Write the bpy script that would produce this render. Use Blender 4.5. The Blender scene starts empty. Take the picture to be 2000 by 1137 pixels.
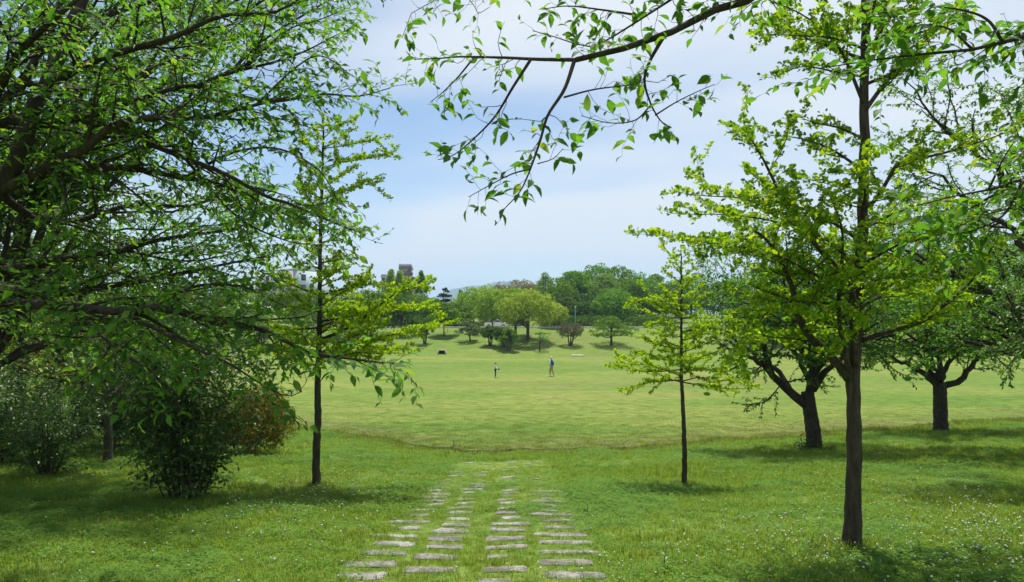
import bpy, bmesh, math
import numpy as np
from mathutils import Matrix, Vector

# ---------------------------------------------------------------- camera, sky, sun, exposure
SC = bpy.context.scene
COL = SC.collection
F, PX0, HOR, CZ = 1400.0, 1000.0, 625.0, 5.06       # focal length (px of the 2000 px photo), centre, eye level row, eye height
cam_data = bpy.data.cameras.new('camera')
cam_data.sensor_width = 36.0
cam_data.lens = 36.0 * F / 2000.0
cam_data.shift_y = (HOR - 568.5) / 2000.0
cam_data.clip_start = 0.1
cam_data.clip_end = 30000
cam = bpy.data.objects.new('camera', cam_data); COL.objects.link(cam)
cam.location = (0, 0, CZ); cam.rotation_euler = (math.pi / 2, 0, 0)
SC.camera = cam

SUN_EL, SUN_AZ = math.radians(67), math.radians(6)      # high, ahead of the camera, a little right
world = bpy.data.worlds.new('World'); SC.world = world; world.use_nodes = True
def build_world():
    nt = world.node_tree; N = nt.nodes; L = nt.links; N.clear()
    out = N.new('ShaderNodeOutputWorld')
    sky = N.new('ShaderNodeTexSky'); sky.sky_type = 'NISHITA'; sky.sun_disc = False
    sky.sun_elevation = SUN_EL; sky.sun_rotation = SUN_AZ
    sky.air_density = 1.0; sky.dust_density = 0.1; sky.ozone_density = 2.2
    bg1 = N.new('ShaderNodeBackground'); bg1.inputs[1].default_value = 0.078
    L.new(sky.outputs[0], bg1.inputs[0])
    bg2 = N.new('ShaderNodeBackground'); bg2.inputs[0].default_value = (0.88, 0.94, 1.0, 1); bg2.inputs[1].default_value = 0.57
    tc = N.new('ShaderNodeTexCoord'); sep = N.new('ShaderNodeSeparateXYZ'); L.new(tc.outputs['Generated'], sep.inputs[0])
    def m(op, a, b=None):
        n = N.new('ShaderNodeMath'); n.operation = op
        for k, v in enumerate((a, b)):
            if v is None: continue
            if isinstance(v, (int, float)): n.inputs[k].default_value = v
            else: L.new(v, n.inputs[k])
        return n.outputs[0]
    zc = m('ADD', m('MAXIMUM', sep.outputs[2], 0.0), 0.13)
    cx = m('DIVIDE', sep.outputs[0], zc); cy = m('DIVIDE', sep.outputs[1], zc)
    cmb = N.new('ShaderNodeCombineXYZ'); L.new(cx, cmb.inputs[0]); L.new(cy, cmb.inputs[1])
    mp = N.new('ShaderNodeMapping'); mp.inputs['Location'].default_value = (18.3, 10.2, 4.07); mp.inputs['Rotation'].default_value = (0, 0, 0.25)
    mp.inputs['Scale'].default_value = (0.42, 0.62, 1)
    L.new(cmb.outputs[0], mp.inputs[0])
    nz = N.new('ShaderNodeTexNoise'); nz.inputs['Scale'].default_value = 1.0; nz.inputs['Detail'].default_value = 5; nz.inputs['Roughness'].default_value = 0.42
    nz.inputs['Distortion'].default_value = 0.3
    L.new(mp.outputs[0], nz.inputs[0])
    mr = N.new('ShaderNodeMapRange'); mr.interpolation_type = 'SMOOTHSTEP'
    mr.inputs[1].default_value = 0.33; mr.inputs[2].default_value = 0.58; mr.inputs[3].default_value = 0.07; mr.inputs[4].default_value = 1.0
    L.new(nz.outputs[0], mr.inputs[0])
    mix = N.new('ShaderNodeMixShader')
    L.new(mr.outputs[0], mix.inputs[0]); L.new(bg1.outputs[0], mix.inputs[1]); L.new(bg2.outputs[0], mix.inputs[2])
    L.new(mix.outputs[0], out.inputs[0])
build_world()
sd = bpy.data.lights.new('sun', 'SUN'); sd.energy = 4.8; sd.angle = math.radians(1.2); sd.color = (1.0, 0.95, 0.86)
sun = bpy.data.objects.new('sun', sd); COL.objects.link(sun)
sdir = Vector((math.sin(SUN_AZ) * math.cos(SUN_EL), math.cos(SUN_AZ) * math.cos(SUN_EL), math.sin(SUN_EL)))
sun.rotation_euler = sdir.to_track_quat('Z', 'Y').to_euler(); sun.location = (0, 0, 60)
SC.view_settings.view_transform = 'Standard'; SC.view_settings.look = 'None'
SC.view_settings.exposure = 0.76; SC.view_settings.gamma = 1.0
SC.view_settings.use_curve_mapping = False
SC.render.engine = 'CYCLES'
cy_ = SC.cycles
cy_.max_bounces = 6; cy_.diffuse_bounces = 3; cy_.glossy_bounces = 1; cy_.transmission_bounces = 4; cy_.volume_bounces = 0
cy_.use_denoising = True; cy_.caustics_reflective = False; cy_.caustics_refractive = False
cy_.sample_clamp_indirect = 6

# ---------------------------------------------------------------- small helpers
def P(px, py, d):
    return np.array(((px - PX0) / F * d, d, CZ + (HOR - py) / F * d))
def nrm(a):
    return a / np.maximum(np.linalg.norm(a, axis=-1, keepdims=True), 1e-9)
def tag(o, label=None, cat=None, group=None, kind=None):
    if label: o['label'] = label
    if cat: o['category'] = cat
    if group: o['group'] = group
    if kind: o['kind'] = kind
    return o
def empty(name, loc):
    o = bpy.data.objects.new(name, None); COL.objects.link(o); o.location = loc
    o.empty_display_size = 0.2
    return o
def mesh_data(name, V, Fs, mat=None, smooth=False):
    """V (n,3); Fs list of int arrays (k, corners)"""
    me = bpy.data.meshes.new(name)
    V = np.ascontiguousarray(V, dtype=np.float32)
    Fs = [np.asarray(f, dtype=np.int32) for f in Fs if len(f)]
    me.vertices.add(len(V)); me.vertices.foreach_set('co', V.ravel())
    nl = sum(f.size for f in Fs); nf = sum(len(f) for f in Fs)
    me.loops.add(nl); me.polygons.add(nf)
    me.loops.foreach_set('vertex_index', np.concatenate([f.ravel() for f in Fs]))
    tot = np.concatenate([np.full(len(f), f.shape[1], dtype=np.int32) for f in Fs])
    st = np.concatenate([[0], np.cumsum(tot)[:-1]]).astype(np.int32)
    me.polygons.foreach_set('loop_start', st)
    try: me.polygons.foreach_set('loop_total', tot)
    except Exception: pass
    if smooth: me.polygons.foreach_set('use_smooth', np.ones(nf, dtype=bool))
    me.update(calc_edges=True)
    if mat: me.materials.append(mat)
    return me
def link(name, me, parent=None):
    o = bpy.data.objects.new(name, me); COL.objects.link(o)
    if parent: o.parent = parent
    return o
def obj_np(name, V, Fs, mat=None, parent=None, smooth=False):
    return link(name, mesh_data(name, V, Fs, mat, smooth), parent)
class MB:
    """collects boxes and tubes into one mesh"""
    def __init__(s): s.V = []; s.Q = []; s.T = []; s.n = 0
    def add(s, V, Q=(), T=()):
        V = np.asarray(V, float)
        if len(Q): s.Q.append(np.asarray(Q) + s.n)
        if len(T): s.T.append(np.asarray(T) + s.n)
        s.V.append(V); s.n += len(V); return s
    def box(s, c, size, rz=0.0, taper=1.0):
        x, y, z = [v / 2 for v in size]
        V = np.array([(-x,-y,-z),(x,-y,-z),(x,y,-z),(-x,y,-z),(-x*taper,-y*taper,z),(x*taper,-y*taper,z),(x*taper,y*taper,z),(-x*taper,y*taper,z)])
        ca, sa = math.cos(rz), math.sin(rz)
        V = np.c_[V[:,0]*ca - V[:,1]*sa, V[:,0]*sa + V[:,1]*ca, V[:,2]] + np.asarray(c, float)
        return s.add(V, [(0,3,2,1),(4,5,6,7),(0,1,5,4),(1,2,6,5),(2,3,7,6),(3,0,4,7)])
    def tube(s, pts, rad, k=8, cap=True):
        V, Q = tubes(np.asarray(pts, float)[None], np.asarray(rad, float)[None], k)
        n = len(pts)
        T = []
        if cap:
            V = np.r_[V, [pts[0]], [pts[-1]]]
            for j in range(k):
                T.append((n*k, (j+1) % k, j)); T.append((n*k+1, (n-1)*k + j, (n-1)*k + (j+1) % k))
        return s.add(V, Q, T)
    def ball(s, c, r, nu=10, nv=7, scale=(1,1,1)):
        th = np.linspace(0, math.pi, nv); ph = np.arange(nu) / nu * 2 * math.pi
        V = np.array([(math.sin(t)*math.cos(p)*scale[0], math.sin(t)*math.sin(p)*scale[1], math.cos(t)*scale[2]) for t in th for p in ph]) * r + np.asarray(c)
        Q = [(i*nu+j, (i+1)*nu+j, (i+1)*nu+(j+1)%nu, i*nu+(j+1)%nu) for i in range(nv-1) for j in range(nu)]
        return s.add(V, Q)
    def build(s, name, mat, parent=None, smooth=False, origin=None):
        V = np.concatenate(s.V)
        if origin is not None: V = V - np.asarray(origin)
        Fs = []
        if s.Q: Fs.append(np.concatenate(s.Q))
        if s.T: Fs.append(np.concatenate(s.T))
        return obj_np(name, V, Fs, mat, parent, smooth)
def tubes(Pt, R, k):
    """Pt (m,n,3), R (m,n): returns verts and quads of m tubes"""
    m, n, _ = Pt.shape
    T = np.gradient(Pt, axis=1); T = nrm(T)
    mean = nrm(T.mean(axis=1))
    ref = np.where(np.abs(mean[:, 2:3]) > 0.75, np.array([[1., 0, 0]]), np.array([[0, 0, 1.]]))[:, None, :]
    U = nrm(np.cross(T, np.broadcast_to(ref, T.shape))); W = np.cross(T, U)
    a = np.arange(k) / k * 2 * math.pi
    V = Pt[:, :, None, :] + R[:, :, None, None] * (np.cos(a)[None, None, :, None] * U[:, :, None, :] + np.sin(a)[None, None, :, None] * W[:, :, None, :])
    base = (np.arange(m) * n * k)[:, None, None]
    i = np.arange(n - 1)[None, :, None]; j = np.arange(k)[None, None, :]
    j2 = (j + 1) % k
    q = np.stack([base + i*k + j, base + i*k + j2, base + (i+1)*k + j2, base + (i+1)*k + j], axis=-1)
    return V.reshape(-1, 3), q.reshape(-1, 4)
def spline(ctrl, n):
    C = np.asarray(ctrl, float)
    if len(C) == 2: return C[0] + (C[1]-C[0]) * np.linspace(0, 1, n)[:, None]
    E = np.vstack([2*C[0]-C[1], C, 2*C[-1]-C[-2]])
    dl = np.r_[0, np.cumsum(np.linalg.norm(np.diff(C[:, :3], axis=0), axis=1))]
    s = np.linspace(0, dl[-1], n); out = []
    for v in s:
        i = min(max(np.searchsorted(dl, v) - 1, 0), len(C) - 2)
        t = (v - dl[i]) / max(dl[i+1] - dl[i], 1e-9)
        p0, p1, p2, p3 = E[i], E[i+1], E[i+2], E[i+3]
        out.append(0.5*((2*p1) + (-p0+p2)*t + (2*p0-5*p1+4*p2-p3)*t*t + (-p0+3*p1-3*p2+p3)*t**3))
    return np.array(out)

# ---------------------------------------------------------------- materials
def new_mat(name):
    m = bpy.data.materials.new(name); m.use_nodes = True
    nt = m.node_tree; nt.nodes.clear()
    return m, nt, nt.nodes, nt.links
def ramp(N, stops, interp='LINEAR'):
    r = N.new('ShaderNodeValToRGB'); cr = r.color_ramp; cr.interpolation = interp
    while len(cr.elements) > 1: cr.elements.remove(cr.elements[-1])
    for i, (p, c) in enumerate(stops):
        e = cr.elements[0] if i == 0 else cr.elements.new(p)
        e.position = p; e.color = (*c, 1)
    return r
def leaf_mat(name, stops, trans, fac=0.4, rough=0.42, spec=0.35):
    m, nt, N, L = new_mat(name)
    out = N.new('ShaderNodeOutputMaterial')
    g = N.new('ShaderNodeNewGeometry'); oi = N.new('ShaderNodeObjectInfo')
    ad = N.new('ShaderNodeMath'); ad.operation = 'ADD'; L.new(g.outputs['Random Per Island'], ad.inputs[0]); L.new(oi.outputs['Random'], ad.inputs[1])
    fr = N.new('ShaderNodeMath'); fr.operation = 'FRACT'; L.new(ad.outputs[0], fr.inputs[0])
    r = ramp(N, stops); L.new(fr.outputs[0], r.inputs[0])
    b = N.new('ShaderNodeBsdfPrincipled'); b.inputs['Roughness'].default_value = rough
    b.inputs['Specular IOR Level'].default_value = spec
    L.new(r.outputs[0], b.inputs['Base Color'])
    t = N.new('ShaderNodeBsdfTranslucent')
    mx = N.new('ShaderNodeMixRGB'); mx.blend_type = 'MULTIPLY'; mx.inputs[0].default_value = 1.0
    mx.inputs[2].default_value = (*trans, 1); L.new(r.outputs[0], mx.inputs[1])
    L.new(mx.outputs[0], t.inputs[0])
    ms = N.new('ShaderNodeMixShader'); ms.inputs[0].default_value = fac
    L.new(b.outputs[0], ms.inputs[1]); L.new(t.outputs[0], ms.inputs[2]); L.new(ms.outputs[0], out.inputs[0])
    return m
def bark_mat(name, c1, c2, scale=14, bump=0.6, zs=0.25):
    m, nt, N, L = new_mat(name)
    out = N.new('ShaderNodeOutputMaterial'); b = N.new('ShaderNodeBsdfPrincipled')
    b.inputs['Roughness'].default_value = 0.9; b.inputs['Specular IOR Level'].default_value = 0.15
    tc = N.new('ShaderNodeTexCoord'); mp = N.new('ShaderNodeMapping'); mp.inputs['Scale'].default_value = (1, 1, zs)
    L.new(tc.outputs['Object'], mp.inputs[0])
    n1 = N.new('ShaderNodeTexNoise'); n1.inputs['Scale'].default_value = scale; n1.inputs['Detail'].default_value = 6; n1.inputs['Roughness'].default_value = 0.65
    L.new(mp.outputs[0], n1.inputs[0])
    n2 = N.new('ShaderNodeTexNoise'); n2.inputs['Scale'].default_value = 2.2; n2.inputs['Detail'].default_value = 4; L.new(tc.outputs['Object'], n2.inputs[0])
    v = N.new('ShaderNodeTexVoronoi'); v.feature = 'DISTANCE_TO_EDGE'; v.inputs['Scale'].default_value = scale * 1.6; L.new(mp.outputs[0], v.inputs[0])
    r = ramp(N, [(0.3, c1), (0.7, c2)]); L.new(n1.outputs[0], r.inputs[0])
    mx = N.new('ShaderNodeMixRGB'); mx.blend_type = 'MULTIPLY'; mx.inputs[0].default_value = 0.7
    r2 = ramp(N, [(0.3, (0.55, 0.6, 0.5)), (0.65, (1.15, 1.1, 1.05))]); L.new(n2.outputs[0], r2.inputs[0])
    L.new(r.outputs[0], mx.inputs[1]); L.new(r2.outputs[0], mx.inputs[2]); L.new(mx.outputs[0], b.inputs['Base Color'])
    ad = N.new('ShaderNodeMath'); ad.operation = 'MULTIPLY_ADD'; L.new(v.outputs[0], ad.inputs[0]); ad.inputs[1].default_value = 1.2; L.new(n1.outputs[0], ad.inputs[2])
    bp = N.new('ShaderNodeBump'); bp.inputs['Strength'].default_value = bump; bp.inputs['Distance'].default_value = 0.03
    L.new(ad.outputs[0], bp.inputs['Height']); L.new(bp.outputs[0], b.inputs['Normal'])
    L.new(b.outputs[0], out.inputs[0])
    return m
def plain_mat(name, c, rough=0.7, noise=0.15, scale=8, spec=0.3, metal=0.0, bump=0.0):
    m, nt, N, L = new_mat(name)
    out = N.new('ShaderNodeOutputMaterial'); b = N.new('ShaderNodeBsdfPrincipled')
    b.inputs['Roughness'].default_value = rough; b.inputs['Specular IOR Level'].default_value = spec; b.inputs['Metallic'].default_value = metal
    tc = N.new('ShaderNodeTexCoord'); n = N.new('ShaderNodeTexNoise'); n.inputs['Scale'].default_value = scale; n.inputs['Detail'].default_value = 5
    L.new(tc.outputs['Object'], n.inputs[0])
    lo = tuple(v * (1 - noise) for v in c); hi = tuple(min(v * (1 + noise), 1) for v in c)
    r = ramp(N, [(0.3, lo), (0.7, hi)]); L.new(n.outputs[0], r.inputs[0]); L.new(r.outputs[0], b.inputs['Base Color'])
    if bump:
        bp = N.new('ShaderNodeBump'); bp.inputs['Strength'].default_value = bump; bp.inputs['Distance'].default_value = 0.02
        L.new(n.outputs[0], bp.inputs['Height']); L.new(bp.outputs[0], b.inputs['Normal'])
    L.new(b.outputs[0], out.inputs[0])
    return m
M = {}
M['cherry'] = leaf_mat('cherry_leaf', [(0, (0.038, 0.100, 0.016)), (0.5, (0.058, 0.145, 0.022)), (0.9, (0.095, 0.190, 0.028)), (1, (0.18, 0.22, 0.035))], (2.1, 2.2, 0.7), 0.48, 0.6, 0.2)
M['cherry_light'] = leaf_mat('cherry_light_leaf', [(0, (0.045, 0.115, 0.018)), (0.6, (0.07, 0.165, 0.024)), (1, (0.12, 0.21, 0.03))], (1.9, 1.9, 0.8), 0.45, 0.4, 0.4)
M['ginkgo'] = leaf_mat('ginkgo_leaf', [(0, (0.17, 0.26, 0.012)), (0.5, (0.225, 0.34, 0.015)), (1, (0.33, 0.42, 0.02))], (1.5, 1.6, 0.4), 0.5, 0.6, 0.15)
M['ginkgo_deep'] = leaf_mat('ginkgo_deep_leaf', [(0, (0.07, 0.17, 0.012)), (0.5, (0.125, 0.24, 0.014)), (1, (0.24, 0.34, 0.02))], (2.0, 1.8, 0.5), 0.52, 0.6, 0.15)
M['maple'] = leaf_mat('maple_leaf', [(0, (0.07, 0.12, 0.012)), (0.6, (0.11, 0.17, 0.016)), (1, (0.20, 0.22, 0.02))], (1.8, 1.6, 0.6), 0.42, 0.8, 0.05)
M['shrub'] = leaf_mat('shrub_leaf', [(0, (0.032, 0.085, 0.016)), (0.6, (0.050, 0.120, 0.020)), (1, (0.085, 0.155, 0.024))], (1.7, 1.8, 0.7), 0.35, 0.4, 0.4)
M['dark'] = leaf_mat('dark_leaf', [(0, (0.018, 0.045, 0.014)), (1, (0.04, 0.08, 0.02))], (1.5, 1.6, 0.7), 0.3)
M['azalea'] = leaf_mat('azalea_leaf', [(0, (0.09, 0.12, 0.016)), (0.5, (0.15, 0.145, 0.026)), (0.85, (0.22, 0.175, 0.035)), (1, (0.25, 0.12, 0.04))], (1.4, 1.3, 0.7), 0.3, 0.8, 0.05)
M['camphor'] = leaf_mat('camphor_leaf', [(0, (0.16, 0.28, 0.028)), (0.6, (0.23, 0.37, 0.042)), (1, (0.32, 0.45, 0.065))], (1.5, 1.4, 0.6), 0.2, 0.8, 0.05)
M['camphor_gold'] = leaf_mat('camphor_gold_leaf', [(0, (0.21, 0.31, 0.032)), (0.6, (0.30, 0.41, 0.048)), (1, (0.42, 0.49, 0.08))], (1.4, 1.3, 0.6), 0.2, 0.8, 0.05)
M['far_mid'] = leaf_mat('far_mid_leaf', [(0, (0.082, 0.159, 0.019)), (0.6, (0.125, 0.228, 0.026)), (1, (0.172, 0.284, 0.034))], (1.5, 1.5, 0.7), 0.2, 0.8, 0.05)
M['far_bright'] = leaf_mat('far_bright_leaf', [(0, (0.086, 0.198, 0.022)), (0.6, (0.129, 0.275, 0.030)), (1, (0.189, 0.344, 0.043))], (1.5, 1.5, 0.6), 0.2, 0.8, 0.05)
M['far_pale'] = leaf_mat('far_pale_leaf', [(0, (0.129, 0.232, 0.052)), (0.6, (0.181, 0.292, 0.065)), (1, (0.249, 0.344, 0.086))], (1.4, 1.4, 0.7), 0.2, 0.8, 0.05)
M['poplar'] = leaf_mat('poplar_leaf', [(0, (0.17, 0.29, 0.05)), (0.6, (0.24, 0.37, 0.065)), (1, (0.32, 0.43, 0.09))], (1.5, 1.5, 0.6), 0.4, 0.8, 0.05)
M['far_dark'] = leaf_mat('far_dark_leaf', [(0, (0.043, 0.095, 0.015)), (0.6, (0.069, 0.133, 0.019)), (1, (0.099, 0.172, 0.026))], (1.4, 1.5, 0.7), 0.2, 0.8, 0.05)
M['pine'] = leaf_mat('pine_needle', [(0, (0.018, 0.04, 0.022)), (1, (0.035, 0.06, 0.03))], (1.2, 1.2, 0.8), 0.15, 0.8, 0.05)
M['brown'] = leaf_mat('brown_leaf', [(0, (0.15, 0.15, 0.05)), (0.6, (0.22, 0.19, 0.08)), (1, (0.28, 0.23, 0.10))], (1.3, 1.2, 0.7), 0.25, 0.8, 0.05)
M['grey'] = leaf_mat('grey_leaf', [(0, (0.10, 0.095, 0.07)), (0.6, (0.14, 0.13, 0.085)), (1, (0.15, 0.18, 0.08))], (1.2, 1.2, 0.7), 0.25, 0.8, 0.05)
M['greygreen'] = leaf_mat('greygreen_leaf', [(0, (0.07, 0.12, 0.05)), (0.6, (0.11, 0.16, 0.065)), (1, (0.16, 0.21, 0.09))], (1.3, 1.3, 0.7), 0.3, 0.8, 0.05)
M['bark_cherry'] = bark_mat('cherry_bark', (0.030, 0.025, 0.020), (0.075, 0.064, 0.050), 11, 0.8, 0.5)
M['bark_ginkgo'] = bark_mat('ginkgo_bark', (0.030, 0.025, 0.019), (0.105, 0.088, 0.068), 16, 0.9, 0.18)
M['bark_grey'] = bark_mat('grey_bark', (0.05, 0.045, 0.038), (0.12, 0.10, 0.085), 10, 0.5, 0.3)

# ---------------------------------------------------------------- terrain
def edge(x):
    x = np.asarray(x, float)
    l = 0.95 * (np.sqrt(np.minimum(-x, 30)**2 + 16) - 4); r = 0.40 * (np.sqrt(np.minimum(x, 60)**2 + 9) - 3)
    wob = 0.25*np.sin(x*0.9+0.6) + 0.16*np.sin(x*2.3+1.1) + 0.10*np.sin(x*4.7)
    return 27.7 + np.where(x < 0, l, r) + wob
def sstep(a, b, v):
    t = np.clip((v - a) / (b - a), 0, 1); return t*t*(3-2*t)
def terrain(x, y):
    x = np.asarray(x, float); y = np.asarray(y, float)
    e = edge(x); s = y - e
    near = 3.47 * (1 - np.maximum(y, -20) / e)
    bumps = 0.020*np.sin(x*0.8+y*0.5) + 0.012*np.sin(x*1.7-y*1.1+2) + 0.006*np.sin(y*2.3+x*2.9)
    near = np.maximum(near, -0.02) + bumps * sstep(0, 6, -s) * sstep(3, 9, np.hypot(x, y))
    lip = (0.5 + 0.5*np.sin(x*1.3+0.5)) * (0.6 + 0.4*np.sin(x*3.7))
    depth = 0.38 * np.exp(-((x-0.8)/4.5)**2) + 0.08
    brk = np.clip(0.75*np.sin(x*0.83+2.1) + 0.6*np.sin(x*1.9+0.4) + 0.45*np.sin(x*4.3+1.0) + 0.35, 0, 1)
    depth = depth * (0.60 + 0.55*brk)
    near = near - depth * sstep(-2.4, -0.3, s)
    field = 0.03*np.sin(x*0.21+1)*np.sin(y*0.17) + 0.02*np.sin(x*0.6+y*0.4)
    field = field + 0.05 * np.exp(-np.clip(s, 0, 50)/2.0) * np.exp(-((x-0.8)/6.0)**2)
    z = np.where(s < 0, near, near + (field - near) * sstep(0.0, 0.16, s))
    fz = 3.67 * np.clip((y - 98.5) / 23.5, 0, 1)
    fz = np.where(y > 130, 3.67 + np.minimum((y - 130) * 0.045, 3.2), fz)
    fz = np.where(y > 240, np.maximum(6.87 - (y - 240) * 0.02, 4.0), fz)
    fz = fz + 0.10*np.sin(x*0.13+2)*sstep(98, 110, y)*sstep(121, 112, y)
    return z * (y < 98.5) + np.where(y >= 98.5, fz + field*sstep(110, 98.5, y), 0)
def hit(px, py, d0=4.0, d1=240.0):
    a = (px - PX0) / F; b = (HOR - py) / F
    d = np.arange(d0, d1, 0.05)
    f = CZ + b*d - terrain(a*d, d)
    i = np.argmax(f < 0)
    D = d[i] if (f < 0).any() else d1
    return np.array((a*D, D, float(terrain(a*D, D)))), D
def ground_at(x, y): return float(terrain(x, y))

def build_ground():
    xs = np.r_[-4000, -1500, -600, -300, -180, -120, -90, -70, -55, np.arange(-45, -14, 0.6), np.arange(-14, 16, 0.22), np.arange(16, 46, 0.6), 55, 70, 90, 120, 180, 300, 600, 1500, 4000]
    vs = np.r_[-60, -35, np.arange(-20, 4, 1.5), np.arange(4, 25.5, 0.35), np.arange(25.5, 27.4, 0.14), np.arange(27.4, 28.1, 0.05), np.arange(28.1, 30, 0.25), np.arange(30, 60, 1.0), np.arange(60, 98, 2), 97.9, 98.2, 98.5, 98.8, 99.2, np.arange(100.5, 130, 1.0), 131, np.arange(135, 260, 6), 300, 400, 700, 1500, 4000, 9000]
    X, Vv = np.meshgrid(xs, vs)
    w = sstep(2, 14, Vv) * sstep(75, 40, Vv)
    Y = Vv + (edge(X) - 27.7) * w
    Y = np.where(np.abs(X) > 60, Vv + (edge(np.clip(X, -60, 60)) - 27.7) * w, Y)
    Z = terrain(X, Y)
    nx, ny = len(xs), len(vs)
    i, j = np.meshgrid(np.arange(ny-1), np.arange(nx-1), indexing='ij')
    q = np.stack([i*nx+j, i*nx+j+1, (i+1)*nx+j+1, (i+1)*nx+j], -1).reshape(-1, 4)
    m, nt, N, L = new_mat('ground_grass')
    out = N.new('ShaderNodeOutputMaterial'); b = N.new('ShaderNodeBsdfPrincipled'); b.inputs['Roughness'].default_value = 0.9; b.inputs['Specular IOR Level'].default_value = 0.1
    geo = N.new('ShaderNodeNewGeometry')
    def noise(scale, det=5, rough=0.55, sc=(1, 1, 1), dist=0):
        mp = N.new('ShaderNodeMapping'); mp.inputs['Scale'].default_value = sc; L.new(geo.outputs['Position'], mp.inputs[0])
        n = N.new('ShaderNodeTexNoise'); n.inputs['Scale'].default_value = scale; n.inputs['Detail'].default_value = det; n.inputs['Roughness'].default_value = rough; n.inputs['Distortion'].default_value = dist
        L.new(mp.outputs[0], n.inputs[0]); return n.outputs[0]
    def mixc(f, a, c, t='MIX'):
        mx = N.new('ShaderNodeMixRGB'); mx.blend_type = t
        if isinstance(f, float): mx.inputs[0].default_value = f
        else: L.new(f, mx.inputs[0])
        for k, v in ((1, a), (2, c)):
            if isinstance(v, tuple): mx.inputs[k].default_value = (*v, 1)
            else: L.new(v, mx.inputs[k])
        return mx.outputs[0]
    att = N.new('ShaderNodeAttribute'); att.attribute_name = 'zone'
    sp = N.new('ShaderNodeSeparateColor'); L.new(att.outputs['Color'], sp.inputs[0])
    field_, dry_, soil_ = sp.outputs[0], sp.outputs[1], sp.outputs[2]
    # mown field: broad patches and fine grain
    fr = ramp(N, [(0.28, (0.078, 0.150, 0.018)), (0.45, (0.112, 0.175, 0.026)), (0.60, (0.150, 0.190, 0.038)), (0.76, (0.235, 0.212, 0.085))]); L.new(noise(0.13, 9, 0.68, (0.45, 1.3, 1), 0.6), fr.inputs[0])
    fg = ramp(N, [(0.28, (0.50, 0.56, 0.48)), (0.70, (1.32, 1.24, 1.30))]); L.new(noise(1.6, 8, 0.75, (0.6, 1.0, 1)), fg.inputs[0])
    fcol = mixc(1.0, fr.outputs[0], fg.outputs[0], 'MULTIPLY')
    fb = ramp(N, [(0.35, (0.80, 0.90, 0.80)), (0.62, (1.16, 1.06, 1.15))]); L.new(noise(0.045, 4, 0.5, (0.35, 1.6, 1), 0.8), fb.inputs[0])
    fcol = mixc(1.0, fcol, fb.outputs[0], 'MULTIPLY')
    nr = ramp(N, [(0.3, (0.085, 0.140, 0.024)), (0.55, (0.130, 0.195, 0.034)), (0.75, (0.200, 0.230, 0.060))]); L.new(noise(0.5, 7, 0.65), nr.inputs[0])
    ng = ramp(N, [(0.25, (0.5, 0.55, 0.5)), (0.75, (1.3, 1.25, 1.2))]); L.new(noise(9, 6, 0.7), ng.inputs[0])
    ncol = mixc(1.0, nr.outputs[0], ng.outputs[0], 'MULTIPLY')
    c = mixc(field_, ncol, fcol)
    drm = N.new('ShaderNodeMath'); drm.operation = 'MULTIPLY'
    dn = ramp(N, [(0.40, (0, 0, 0)), (0.62, (1, 1, 1))]); L.new(noise(0.55, 6, 0.7, (0.5, 1.2, 1)), dn.inputs[0])
    L.new(dry_, drm.inputs[0]); L.new(dn.outputs[0], drm.inputs[1])
    c = mixc(drm.outputs[0], c, (0.115, 0.098, 0.042))
    sn = ramp(N, [(0.3, (0.035, 0.024, 0.014)), (0.7, (0.085, 0.06, 0.036))]); L.new(noise(6, 5), sn.inputs[0])
    c = mixc(soil_, c, sn.outputs[0])
    L.new(c, b.inputs['Base Color'])
    bp = N.new('ShaderNodeBump'); bp.inputs['Strength'].default_value = 0.55; bp.inputs['Distance'].default_value = 0.06
    L.new(noise(7, 6, 0.75), bp.inputs['Height']); L.new(bp.outputs[0], b.inputs['Normal'])
    L.new(b.outputs[0], out.inputs[0])
    o = obj_np('ground', np.c_[X.ravel(), Y.ravel(), Z.ravel()], [q], m, smooth=True)
    me = o.data
    ca = me.color_attributes.new('zone', 'FLOAT_COLOR', 'POINT')
    s = (Y - edge(np.clip(X, -60, 60))).ravel(); y = Y.ravel(); x = X.ravel()
    field = sstep(-0.1, 0.5, s) * (1 - 0.55*sstep(98, 99.5, y))
    dry = 0.75*np.exp(-(np.clip(s - 1.0, -3, 60)/1.8)**2) + 0.75*np.exp(-((s+1.1)/1.0)**2)
    bare = np.exp(-((x-18)/9)**2 - ((y-60)/5)**2) + 0.8*np.exp(-((x-3)/8)**2 - ((y-56)/2.5)**2) + np.exp(-((x+17)/2.5)**2 - ((y-40)/1.5)**2) \
        + 0.9*np.exp(-((x-8)/6)**2 - ((y-112)/5)**2) + 0.8*np.exp(-((x-40)/10)**2 - ((y-108)/5)**2) + np.exp(-((x-11)/3)**2 - ((y-99)/1.2)**2)
    brk = np.clip(0.75*np.sin(x*0.83+2.1) + 0.6*np.sin(x*1.9+0.4) + 0.45*np.sin(x*4.3+1.0) + 0.35, 0, 1)
    soil = sstep(-0.12, 0.0, s) * sstep(0.32, 0.14, s) * (0.06 + 0.94*np.exp(-((x-0.8)/4.5)**2)) * (0.25 + 0.75*brk)
    colr = np.c_[field, np.clip(dry + 0.7*bare, 0, 1), np.clip(soil, 0, 1), np.ones_like(s)].astype(np.float32)
    ca.data.foreach_set('color', colr.ravel())
    tag(o, 'wide mown lawn bowl with the grassy slopes around it', kind='structure')
build_ground()

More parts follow.
